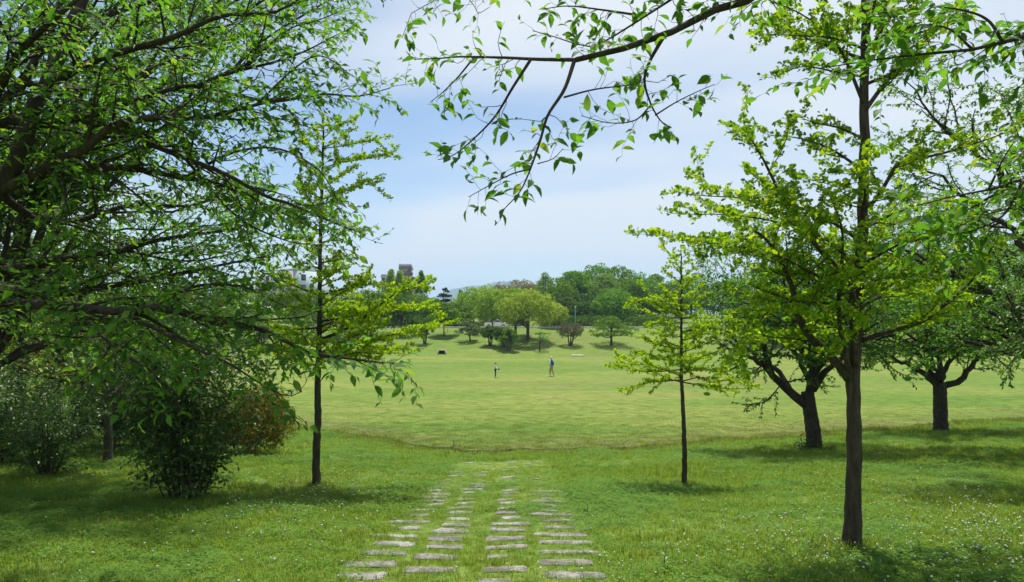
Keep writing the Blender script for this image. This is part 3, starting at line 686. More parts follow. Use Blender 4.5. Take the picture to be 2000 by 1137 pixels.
    A3 = children(S3, rng, 0.22, 0.15, 1.0, lambda t, L: 1.0*(1-0.4*t), 50, 14, 0.9, 7, 0.14, (0, 0, 0), 0.4, 0.003, 0.012)
    A3b = children(A3, rng, 0.16, 0.1, 1.0, lambda t, L: 0.4 + 0*t, 48, 14, 0.9, 5, 0.16, (0, 0, -0.1), 0.55, 0.002, 0.005)
    c_leaf = cat([leaves_on(A3, rng, 0.07, 0.08, 0.1), leaves_on(A3b, rng, 0.05, 0.08, 0.1)])
    ls = cat([a_leaf, b_leaf, c_leaf])
    tp = spline([base + (0, 0, -0.2), base + (0, 0.02, 0.7), base + (-0.05, 0.06, 1.4), top], 12)
    tr = np.linspace(0.20, 0.11, 12); tr[0] = 0.28
    limbs = list(zip(S1.P, S1.R)) + list(zip(S2.P, S2.R)) + list(zip(S3.P, S3.R))
    finish_tree('cherry_tree', 'cherry tree overhead, its long thin leafy branch hanging across the sky from the right', 'tree', base, [(tp, tr)], limbs,
                [A, A2, A2b, A3, A3b], ls, 'cherry_hi', 'cherry', 'bark_cherry', hero=300, hero_kind='cherry_hi')
def ginkgo(label, base, trunk_ctrl, tr0, tr1, gs, seed, leaf, kind, mat, auto=None, l2=(0.22, 0.8), l3=(0.16, 0.3), sp=0.05, per=4, hero=0, flat=0.5, group=None, stub=True):
    rng = np.random.default_rng(seed)
    tp = spline(trunk_ctrl, 60)
    u = np.linspace(0, 1, 60); tr = tr0 + (tr1-tr0)*u**0.85; tr[:5] *= np.array([1.55, 1.34, 1.18, 1.08, 1.03]); tr *= 1 + rng.normal(0, 0.025, 60)
    tp[1:-1, :2] += rng.normal(0, tr0*0.07, (58, 2))
    limbs = list(gs)
    if auto:
        h0, h1, nb, len0, len1, rise0, rise1 = auto
        for i in range(nb):
            f = (i + rng.uniform(0.1, 0.9))/nb; t = h0 + (h1-h0)*f
            j = int(t*59); p = tp[j]; az = i*2.39996 + rng.uniform(-0.5, 0.5)
            ln = (len0 + (len1-len0)*f)*rng.uniform(0.7, 1.2); rise = math.radians(rise0 + (rise1-rise0)*f + rng.normal(0, 6))
            d = np.array([math.cos(az)*math.cos(rise), math.sin(az)*math.cos(rise), math.sin(rise)])
            q1 = p + d*ln*0.4 + np.array([0, 0, -0.03*ln]); q2 = p + d*ln*0.75 + np.array([0, 0, 0.02*ln]) + rng.normal(0, 0.05*ln, 3); q3 = p + d*ln + np.array([0, 0, 0.10*ln]) + rng.normal(0, 0.06*ln, 3)
            r = min(tr[j]*0.45, 0.012 + ln*0.012)
            limbs.append(([p, q1, q2, q3], r, 0.004))
    S = guides(limbs, 14)
    L2 = children(S, rng, l2[0], 0.12, 1.0, lambda t, L: np.minimum(l2[1], 0.45*L)*(1-0.45*t), 52, 12, flat, 7, 0.10, (0, 0, 0.12), 0.5, 0.003, 0.012)
    L3 = children(L2, rng, l3[0], 0.15, 0.95, lambda t, L: l3[1]*(1-0.3*t), 50, 14, flat, 5, 0.10, (0, 0, 0.15), 0.5, 0.0025, 0.006)
    ls = cat([spurs_on(S, rng, sp*1.6, leaf, 0.22, per), spurs_on(L2, rng, sp, leaf, 0.08, per), spurs_on(L3, rng, sp, leaf, 0.05, per)])
    finish_tree('ginkgo_tree', label, 'tree', base, [(tp, tr)], list(zip(S.P, S.R)), [L2, L3], ls, kind, mat, 'bark_ginkgo', group, hero=hero, hero_kind='ginkgo')
def build_ginkgos():
    # the tall one on the right
    base, D = hit(1664, 1074)
    print('big ginkgo D', D)
    d = D; G = px_guide
    trunk = [base + (0, 0, -0.15), P(1665, 1000, d), P(1668, 880, d), P(1667, 750, d), P(1673, 640, d+.02), P(1681, 500, d+.05), P(1687, 350, d+.05), P(1688, 180, d+.05), P(1690, 0, d+.05), P(1692, -250, d), P(1694, -480, d)]
    gs = [
        G([(1660, 742, d), (1632, 705, d-.1), (1598, 676, d-.2), (1570, 640, d-.3), (1552, 605, d-.35), (1550, 570, d-.4), (1530, 520, d-.5), (1500, 470, d-.6), (1440, 430, d-.7)], .055, .007),
        G([(1660, 735, d), (1650, 690, d-.25), (1641, 640, d-.35), (1638, 590, d-.4), (1642, 540, d-.5), (1645, 450, d-.7), (1620, 380, d-.9)], .036, .006),
        G([(1668, 720, d), (1668, 650, d-.2), (1668, 590, d-.25), (1650, 545, d-.2), (1600, 485, d-.1), (1560, 440, d-.1), (1525, 380, d-.1), (1490, 310, d-.1), (1462, 262, d-.1), (1450, 236, d-.1)], .055, .005),
        G([(1680, 665, d), (1735, 648, d-.1), (1800, 628, d-.3), (1850, 592, d-.5), (1895, 552, d-.6), (1920, 515, d-.7), (1940, 480, d-.8)], .034, .005),
        G([(1685, 410, d), (1710, 390, d-.1), (1735, 350, d-.2), (1755, 320, d-.2), (1840, 300, d-.3), (1920, 275, d-.3), (1990, 250, d-.3)], .026, .004),
        G([(1690, 215, d), (1715, 180, d), (1745, 140, d-.1), (1770, 80, d-.1), (1790, 10, d-.1)], .028, .008),
        G([(1690, 110, d), (1715, 70, d+.1), (1740, 30, d+.1), (1760, -40, d+.1)], .024, .006),
        G([(1686, 200, d), (1640, 95, d), (1590, 45, d), (1550, 20, d), (1500, 0, d)], .022, .004),
        G([(1686, 95, d), (1630, 75, d-.2), (1560, 70, d-.3), (1475, 66, d-.3)], .016, .003),
        G([(1686, 150, d), (1630, 140, d+.2), (1570, 130, d+.3), (1520, 145, d+.4)], .016, .003),
        G([(1684, 270, d), (1640, 250, d), (1590, 240, d), (1562, 228, d)], .016, .003),
        G([(1682, 330, d), (1620, 290, d), (1560, 270, d), (1500, 265, d)], .018, .003),
        G([(1680, 470, d), (1600, 420, d-.3), (1500, 390, d-.5), (1420, 385, d-.6), (1338, 380, d-.6)], .022, .003),
        G([(1678, 520, d), (1600, 460, d+.3), (1500, 430, d+.5), (1420, 420, d+.5), (1350, 418, d+.5)], .022, .003),
        G([(1676, 560, d), (1600, 540, d-.5), (1520, 500, d-.9), (1430, 480, d-1.1), (1330, 470, d-1.2)], .024, .003),
        G([(1674, 600, d), (1580, 590, d-.4), (1510, 600, d-.7), (1440, 690, d-.9)], .018, .003),
        G([(1682, 450, d), (1740, 420, d+.4), (1800, 400, d+.7), (1870, 390, d+.9)], .022, .003),
        G([(1681, 520, d), (1750, 480, d-.4), (1830, 460, d-.6), (1900, 430, d-.8)], .022, .003),
        G([(1680, 600, d), (1740, 570, d+.3), (1800, 560, d+.6), (1860, 560, d+.8)], .020, .003),
        G([(1682, 420, d), (1690, 380, d-.6), (1680, 350, d-1.1), (1660, 330, d-1.5)], .022, .003),
        G([(1680, 560, d), (1700, 520, d+.6), (1690, 480, d+1.2)], .020, .003),
        G([(1676, 640, d), (1600, 640, d+.4), (1530, 655, d+.7), (1480, 660, d+.9)], .016, .003),
    ]
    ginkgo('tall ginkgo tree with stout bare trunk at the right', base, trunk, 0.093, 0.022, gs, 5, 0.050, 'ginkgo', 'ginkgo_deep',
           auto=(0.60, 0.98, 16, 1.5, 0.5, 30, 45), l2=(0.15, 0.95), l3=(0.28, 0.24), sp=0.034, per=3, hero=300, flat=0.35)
    # the slim one on the left
    base, D = hit(619, 951); d = D
    print('left ginkgo D', D)
    trunk = [base + (0, 0, -0.15), P(617, 900, d), P(620, 820, d), P(621, 740, d), P(624, 640, d), P(625, 520, d), P(627, 420, d), P(630, 320, d), P(632, 225, d)]
    gs = [
        G([(624, 665, d), (690, 635, d-.2), (730, 605, d-.3), (770, 575, d-.3), (810, 562, d-.4), (845, 552, d-.4)], .040, .004),
        G([(624, 690, d), (680, 662, d-.5), (720, 640, d-.7), (745, 605, d-.8), (760, 590, d-.9)], .024, .004),
        G([(622, 705, d), (690, 690, d-.2), (740, 660, d-.3), (790, 650, d-.4), (860, 636, d-.4)], .028, .004),
        G([(622, 700, d), (690, 690, d-.9), (740, 690, d-1.2), (790, 690, d-1.4)], .024, .004),
        G([(624, 640, d), (690, 610, d+.5), (750, 600, d+.8), (830, 600, d+1.0), (855, 615, d+1)], .024, .004),
        G([(624, 600, d), (670, 570, d-.2), (710, 555, d-.3), (745, 560, d-.4)], .016, .003),
        G([(625, 560, d), (665, 545, d), (700, 548, d), (735, 550, d)], .016, .003),
        G([(623, 700, d), (580, 690, d-.2), (540, 685, d-.3), (500, 690, d-.4)], .022, .003),
        G([(622, 715, d), (580, 705, d+.2), (545, 690, d+.4), (510, 684, d+.5)], .020, .003),
        G([(630, 330, d), (660, 318, d), (700, 312, d), (768, 298, d)], .012, .003),
        G([(631, 290, d), (670, 285, d), (720, 275, d), (750, 268, d)], .012, .003),
        G([(628, 390, d), (670, 375, d), (710, 360, d), (750, 372, d)], .012, .003),
        G([(631, 300, d), (605, 285, d), (585, 265, d), (580, 245, d)], .010, .003),
        G([(632, 270, d), (655, 250, d), (680, 238, d), (695, 235, d)], .008, .003),
    ]
    ginkgo('slim ginkgo tree with yellow-green tiers, left of the stone path', base, trunk, 0.088, 0.015, gs, 8, 0.050, 'ginkgo_lo', 'ginkgo',
           auto=(0.36, 0.97, 32, 1.30, 0.42, 10, 38), l2=(0.14, 0.75), l3=(0.24, 0.20), sp=0.034, per=4, flat=0.35)
    # the small one right of centre
    base, D = hit(1336, 950); d = D
    trunk = [base + (0, 0, -0.15), P(1337, 900, d), P(1335, 820, d), P(1331, 740, d), P(1331, 660, d), P(1331, 590, d), P(1330, 530, d), P(1330, 488, d)]
    gs = [
        G([(1331, 742, d), (1290, 745, d-.1), (1262, 748, d-.2), (1218, 762, d-.2)], .016, .003),
        G([(1331, 735, d), (1290, 720, d+.2), (1250, 712, d+.3), (1200, 720, d+.4)], .014, .003),
        G([(1331, 728, d), (1360, 720, d), (1390, 722, d), (1440, 710, d)], .016, .003),
        G([(1331, 745, d), (1370, 738, d-.3), (1410, 758, d-.4), (1470, 758, d-.5)], .014, .003),
        G([(1331, 680, d), (1300, 665, d), (1290, 645, d), (1260, 640, d)], .016, .003),
        G([(1331, 690, d), (1290, 700, d-.4), (1260, 690, d-.6), (1230, 705, d-.7)], .014, .003),
        G([(1331, 620, d), (1290, 600, d), (1260, 588, d), (1225, 592, d)], .014, .003),
        G([(1331, 650, d), (1370, 640, d), (1400, 630, d), (1440, 625, d)], .014, .003),
    ]
    ginkgo('small ginkgo sapling with yellow-green tiers and thin trunk, right of the path', base, trunk, 0.062, 0.012, gs, 14, 0.046, 'ginkgo_lo', 'ginkgo',
           auto=(0.45, 0.98, 32, 1.30, 0.30, 4, 32), l2=(0.15, 0.58), l3=(0.30, 0.15), sp=0.038, per=4, flat=0.28)
build_left_cherry()
build_overhang()
build_ginkgos()

# ---------------------------------------------------------------- middle-distance cherries, shrubs and bushes
def vase_tree(label, base, trunk_ctrl, tr0, tr1, limbs, seed, leaf=0.10, mat='cherry', kind='lo', l2=(0.27, 1.8), l3=(0.18, 0.65), sp=0.055, per=2, name='cherry_tree', flat=0.9, group=None, bark='bark_cherry', trop=0.1, catg='tree'):
    rng = np.random.default_rng(seed)
    tp = spline(trunk_ctrl, 26); tr = np.linspace(tr0, tr1, 26); tr[:6] *= np.array([2.1, 1.75, 1.42, 1.22, 1.1, 1.04]); tr *= 1 + rng.normal(0, .03, 26)
    S = guides(limbs, 16)
    S.P[:, 1:-1] += rng.normal(0, 0.05, S.P[:, 1:-1].shape)
    L2 = children(S, rng, l2[0], 0.25, 1.0, lambda t, L: np.minimum(l2[1], 0.55*L)*(1-0.35*t), 48, 14, flat, 8, 0.13, (0, 0, trop), 0.55, 0.006, 0.03)
    L3 = children(L2, rng, l3[0], 0.15, 1.0, lambda t, L: l3[1]*(1-0.3*t), 48, 14, flat, 5, 0.13, (0, 0, trop*0.5), 0.5, 0.004, 0.01)
    ls = cat([leaves_on(L2, rng, sp*1.3, leaf, 0.2, 0.4, 0.6, per, 0.5), leaves_on(L3, rng, sp, leaf, 0.05, 0.4, 0.6, per, 0.5)])
    return finish_tree(name, label, catg, base, [(tp, tr)], list(zip(S.P, S.R)), [L2, L3], ls, kind, mat, bark, group)
def radial_limbs(p0, n, length, rise, seed, r0=0.09, flat_end=0.5, az0=0.0, h_jit=0.3):
    rng = np.random.default_rng(seed); out = []
    for i in range(n):
        az = az0 + i*2*math.pi/n + rng.uniform(-0.3, 0.3); ri = math.radians(rise + rng.normal(0, 9)); ln = length*rng.uniform(0.75, 1.15)
        d = np.array([math.cos(az)*math.cos(ri), math.sin(az)*math.cos(ri), math.sin(ri)])
        dh = np.array([math.cos(az), math.sin(az), math.tan(ri)*(1-flat_end)])
        a = p0 + np.array([0, 0, rng.uniform(-h_jit, h_jit)]); b = a + d*ln*0.4; c = b + nrm(dh)*ln*0.35; e = c + nrm(dh + np.array([0, 0, 0.1]))*ln*0.3
        out.append(([a, b, c, e], r0*rng.uniform(0.7, 1.1), 0.010))
    return out
def build_mid_trees():
    G = px_guide
    # cherry with the leaning fork, right of the small ginkgo
    base, D = hit(1590, 878); d = D; print('cherry A D', D)
    trunk = [base + (0, 0, -0.2), P(1589, 850, d), P(1580, 790, d), P(1577, 765, d)]
    lim = [G([(1574, 790, d), (1545, 768, d), (1512, 735, d-.3), (1490, 712, d-.6), (1450, 690, d-.8), (1400, 680, d-1)], .17, .02),
           G([(1508, 732, d-.3), (1495, 690, d-.3), (1480, 640, d-.4), (1460, 590, d-.5), (1430, 550, d-.5)], .10, .015),
           G([(1580, 770, d), (1584, 720, d), (1575, 680, d+.3), (1560, 630, d+.6), (1550, 560, d+1), (1540, 510, d+1.2)], .14, .015),
           G([(1583, 768, d), (1588, 730, d), (1602, 690, d-.5), (1610, 620, d-1), (1600, 550, d-1.3)], .10, .015),
           G([(1588, 762, d), (1615, 725, d), (1645, 695, d), (1680, 660, d+.2), (1730, 620, d+.3), (1770, 590, d+.4)], .12, .015),
           G([(1545, 768, d), (1515, 720, d+.5), (1470, 690, d+1.2), (1420, 650, d+1.8), (1370, 640, d+2.2)], .10, .015),
           G([(1588, 750, d), (1600, 700, d+1), (1620, 650, d+2), (1640, 600, d+3)], .10, .015),
           G([(1584, 750, d), (1560, 700, d-1), (1530, 650, d-2), (1500, 610, d-2.8)], .10, .015),
           G([(1588, 740, d), (1620, 690, d-1), (1660, 640, d-1.8), (1700, 600, d-2.4)], .10, .015)]
    lim += radial_limbs(P(1580, 700, d), 8, 4.4, 40, 3, 0.08, 0.35) + radial_limbs(P(1575, 650, d), 6, 3.6, 60, 31, 0.07, 0.3)
    vase_tree('dark forked cherry tree with leaning limb, between the two right-hand ginkgos', base, trunk, 0.25, 0.21, lim, 31, 0.105, 'cherry', 'lo')
    # cherry further right
    base, D = hit(1838, 845); d = D; print('cherry B D', D)
    trunk = [base + (0, 0, -0.2), P(1837, 820, d), P(1836, 770, d), P(1835, 748, d)]
    lim = [G([(1832, 755, d), (1805, 730, d), (1770, 712, d), (1745, 700, d), (1700, 670, d-.2)], .15, .02),
           G([(1840, 755, d), (1870, 745, d), (1890, 728, d), (1900, 710, d), (1930, 690, d-.3), (1990, 680, d-.5), (2050, 660, d-.6)], .15, .02),
           G([(1834, 745, d), (1820, 700, d), (1810, 670, d), (1800, 620, d)], .12, .02),
           G([(1837, 745, d), (1840, 700, d+.3), (1855, 650, d+.6), (1870, 600, d+1)], .12, .02),
           G([(1836, 745, d), (1850, 710, d-.5), (1900, 670, d-1), (1950, 620, d-1.5)], .12, .02),
           G([(1830, 745, d), (1800, 700, d+.8), (1760, 660, d+1.5), (1720, 620, d+2.2)], .12, .02),
           G([(1836, 745, d), (1830, 690, d-1), (1800, 640, d-2), (1780, 600, d-2.8)], .12, .02)]
    lim += radial_limbs(P(1836, 690, d), 8, 4.8, 42, 4, 0.08, 0.3) + radial_limbs(P(1836, 650, d), 6, 4.2, 62, 32, 0.07, 0.3)
    vase_tree('dark thick-trunked cherry tree with wide vase of limbs, at the far right', base, trunk, 0.29, 0.25, lim, 32, 0.11, 'cherry', 'lo')
    # a third whose branches enter at the right edge
    base = np.array([15.6, 20.2, ground_at(15.6, 20.2)])
    top = base + np.array([0, 0, 2.3])
    lim = radial_limbs(top, 9, 5.4, 34, 6, 0.10, 0.4) + radial_limbs(top + np.array([0, 0, 1.0]), 7, 4.8, 55, 7, 0.09, 0.3)
    vase_tree('cherry tree standing off the right edge, only its branch ends in view', base, [base - (0, 0, .2), base + (0, 0, 1), top], 0.33, 0.28, lim, 33, 0.10, 'cherry', 'lo')
    # paler tree top at upper right
    base = np.array([10.4, 13.4, ground_at(10.4, 13.4)])
    top = base + np.array([0, 0, 2.6])
    lim = radial_limbs(top, 10, 4.4, 40, 8, 0.09, 0.4) + radial_limbs(top + np.array([0, 0, 1.2]), 9, 4.0, 58, 9, 0.08, 0.25)
    vase_tree('light green cherry crown against the sky at the upper right edge', base, [base - (0, 0, .2), base + (0, 0, 1.3), top], 0.2, 0.16, lim, 34, 0.08, 'cherry_light', 'lo', (0.26, 1.5), (0.17, 0.55), 0.05, 2)
    # left: dark trunk between the shrubs
    base, D = hit(153, 857); d = D; print('cherry left D', D)
    trunk = [base + (0, 0, -0.2), P(155, 835, d), P(160, 790, d), P(165, 745, d)]
    lim = radial_limbs(P(165, 750, d), 8, 5.0, 42, 12, 0.15, 0.35) + radial_limbs(P(165, 690, d), 8, 4.6, 58, 13, 0.12, 0.3)
    vase_tree('stout dark cherry trunk behind the shrubs on the left, with light crown above', base, trunk, 0.36, 0.33, lim, 35, 0.105, 'cherry_light', 'lo', (0.36, 1.8), (0.22, 0.7), 0.065, 2)
    base, D = hit(27, 820); d = D; print('cherry left 2 D', D)
    trunk = [base + (0, 0, -0.2), P(29, 795, d), P(34, 740, d), P(40, 690, d)]
    lim = radial_limbs(P(40, 700, d), 8, 5.0, 40, 14, 0.13, 0.35) + radial_limbs(P(40, 650, d), 7, 4.6, 58, 15, 0.11, 0.3)
    vase_tree('cherry trunk farthest left, standing behind the small shrub', base, trunk, 0.36, 0.30, lim, 36, 0.11, 'cherry_light', 'lo', (0.38, 1.8), (0.24, 0.7), 0.07, 2)
    base = np.array([-10.0, 13.2, ground_at(-10.0, 13.2)]); top = base + np.array([0.3, 0, 2.0])
    lim = radial_limbs(top, 7, 4.6, 36, 51, 0.06, 0.5)
    lim += [([top] + [P(*q) for q in g], .05, .01) for g in (
        [(80, 430, 13), (250, 410, 13), (420, 395, 13), (540, 370, 13)],
        [(100, 480, 15), (300, 450, 15.5), (470, 430, 16)], [(60, 520, 14), (220, 500, 14.5), (380, 490, 15), (480, 500, 15.5)])]
    for ex, ey, ez in ((-8, 10, 11), (-5.5, 11, 11.3), (-3, 12, 11.8), (-6, 14, 12.2), (-3.5, 15, 12.8), (-10, 9, 10.5), (-12, 12, 11), (-9, 15.5, 12.6), (-5, 17.5, 13.4), (-8, 18, 13.4), (-2.5, 17, 13.6), (-7, 12, 11.8), (-4.5, 10, 11), (-6.5, 16, 13), (-11, 11, 11), (-4, 13.5, 12.2), (-9, 12, 11.8), (-7, 9, 10.6), (-12, 15, 12), (-5, 12.5, 11.9)):
        e_ = np.array([ex, ey, ez]); m_ = top + (e_-top)*0.35 + np.array([-0.3, 0, 1.2]); n_ = top + (e_-top)*0.7 + np.array([0, 0, 1.0])
        lim.append(([top, m_, n_, e_], .055, .012))  # tall limbs added above the frame to shade the lower-left grass
    vase_tree('light green cherry crown behind the foreground limbs at the left edge', base, [base - (0, 0, .2), base + (0.1, 0, 1), top], 0.24, 0.2, lim, 53, 0.095, 'cherry_light', 'lo', (0.26, 1.5), (0.18, 0.52), 0.036, 1, flat=0.5)
    # yellow-green maple behind them
    base = np.array([-15.5, 21.0, ground_at(-15.5, 21.0)]); top = base + np.array([0, 0, 1.2])
    lim = radial_limbs(top, 8, 2.9, 38, 16, 0.07, 0.5) + radial_limbs(top + np.array([0, 0, .8]), 7, 2.6, 55, 17, 0.06, 0.4)
    vase_tree('yellow-green maple with low layered leaves at the left edge', base, [base - (0, 0, .2), base + (0, 0, .6), top], 0.15, 0.12, lim, 37, 0.09, 'maple', 'maple', (0.3, 1.2), (0.2, 0.5), 0.07, 1, 'maple_tree', bark='bark_grey')
    base = np.array([-9.3, 16.5, ground_at(-9.3, 16.5)]); top = base + np.array([0, 0, 1.6])
    lim = radial_limbs(top, 7, 2.1, 38, 18, 0.05, 0.5) + radial_limbs(top + np.array([0, 0, .7]), 6, 1.7, 55, 19, 0.04, 0.4)
    vase_tree('yellow-green maple behind the tall shrub, left of the bronze azalea', base, [base - (0, 0, .2), base + (0, 0, .8), top], 0.10, 0.08, lim, 38, 0.08, 'maple', 'maple', (0.28, 1.1), (0.18, 0.45), 0.07, 1, 'maple_tree', bark='bark_grey')
def shrub(label, base, stems, h, spread, seed, mat, leaf=0.075, name='leafy_shrub', l2=(0.13, 0.6), l3=(0.10, 0.28), sp=0.05, kind='cherry', foot=0.16):
    rng = np.random.default_rng(seed); base = np.asarray(base); gs = []
    for i in range(stems):
        az = i*2.39996 + rng.uniform(-.3, .3); q = math.sqrt((i+0.5)/stems); hh = h*rng.uniform(0.7, 1.05)*(1-0.25*q)
        o = np.array([math.cos(az), math.sin(az), 0])
        gs.append(([base + o*foot*q - (0, 0, 0.06), base + o*(foot*q + spread*q*0.22) + (0, 0, hh*0.4), base + o*(spread*q*0.62) + (0, 0, hh*0.75), base + o*spread*q*1.05 + (0, 0, hh)], rng.uniform(0.009, 0.018), 0.003))
    S = guides(gs, 14)
    L2 = children(S, rng, l2[0], 0.05, 1.0, lambda t, L: l2[1]*(1-0.4*t)*np.clip(0.35+t*2, 0.35, 1), 55, 14, 1.5, 6, 0.12, (0, 0, 0.1), 0.5, 0.003, 0.008)
    L3 = children(L2, rng, l3[0], 0.1, 1.0, lambda t, L: l3[1] + 0*t, 50, 14, 0.8, 4, 0.12, (0, 0, 0), 0.5, 0.0025, 0.004)
    ls = cat([leaves_on(S, rng, sp*1.3, leaf, 0.35), leaves_on(L2, rng, sp, leaf, 0.15), leaves_on(L3, rng, sp, leaf, 0.05)])
    root = empty(name, base); tag(root, label, 'shrub')
    for p_, r_ in zip(S.P, S.R): MB().tube(p_, r_, 6).build('stem', M['bark_grey'], root, True, base)
    tv, tq, n = [], [], 0
    for Q in (L2, L3):
        V, q = tubes(Q.P, Q.R, 3); tv.append(V); tq.append(q+n); n += len(V)
    o = obj_np('twigs', np.concatenate(tv)-base, [np.concatenate(tq)], M['bark_grey'], root); o['kind'] = 'stuff'
    leaf_mesh('foliage', kind, *ls, M[mat], root, base)
def bush(label, base, rx, h, seed, mat, leaf=0.07, n=9000, name='bush'):
    rng = np.random.default_rng(seed); base = np.asarray(base)
    nc = 110; k = np.arange(nc); u = (k+.5)/nc; z = 1-1.8*u; th = k*2.39996; rr = np.sqrt(1-z*z)
    f = rng.uniform(0.45, 0.92, nc)
    c = base + np.c_[rr*np.cos(th)*f*rx, rr*np.sin(th)*f*rx, (z*f*0.55+0.45)*h]
    rad = rx*rng.uniform(0.14, 0.24, nc)
    ls = clump_leaves(rng, c, rad, n//nc, leaf, 0.2)
    root = empty(name, base); tag(root, label, 'bush')
    mb = MB()
    for i in range(7):
        a = i*0.9; e = c[rng.integers(0, nc)]
        mb.tube(spline([base + (0.08*math.cos(a), 0.08*math.sin(a), -0.05), (base+e)/2 + (0, 0, 0.1), e], 6), np.linspace(0.03, 0.008, 6), 5)
    mb.build('stems', M['bark_grey'], root, True, base)
    leaf_mesh('foliage', 'lo', *ls, M[mat], root, base)
def build_shrubs():
    b, D = hit(362, 978); print('shrub D', D)
    shrub('tall many-stemmed leafy shrub with bare canes at its foot, left', b, 26, 3.5, 1.45, 41, 'shrub', 0.085, foot=0.26, l2=(0.16, 0.7))
    b, D = hit(92, 928)
    shrub('low leafy shrub spreading at the left edge of the grass', b, 16, 1.75, 1.25, 42, 'shrub', 0.075)
    b, D = hit(105, 895)
    shrub('thin tall sapling rising behind the low shrub on the left', b, 6, 3.3, 1.0, 43, 'shrub', 0.08, 'sapling')
    b, D = hit(8, 905)
    shrub('loose leafy shrub cut by the left edge of the picture', b, 14, 2.4, 1.3, 48, 'shrub', 0.08)
    b, D = hit(222, 885)
    shrub('tall loose sapling between the stout cherry trunk and the tall shrub', b, 9, 3.6, 1.3, 49, 'shrub', 0.085, 'sapling')
    b, D = hit(488, 888); print('azalea D', D)
    bush('rounded bronze-tinged azalea bush on the left slope', b, 1.30, 2.0, 44, 'azalea', 0.06, 26000)
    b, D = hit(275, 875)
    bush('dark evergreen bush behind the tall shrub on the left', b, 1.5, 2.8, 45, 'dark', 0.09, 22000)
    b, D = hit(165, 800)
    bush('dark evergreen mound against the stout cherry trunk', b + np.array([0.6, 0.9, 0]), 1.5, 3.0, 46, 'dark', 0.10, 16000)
    b, D = hit(1578, 878)
    shrub('small sucker growth at the foot of the forked cherry', b + np.array([-0.25, -0.35, 0]), 9, 0.5, 0.4, 47, 'shrub', 0.08, 'sucker_shrub', (0.2, 0.25), (0.14, 0.12))
build_mid_trees()
build_shrubs()

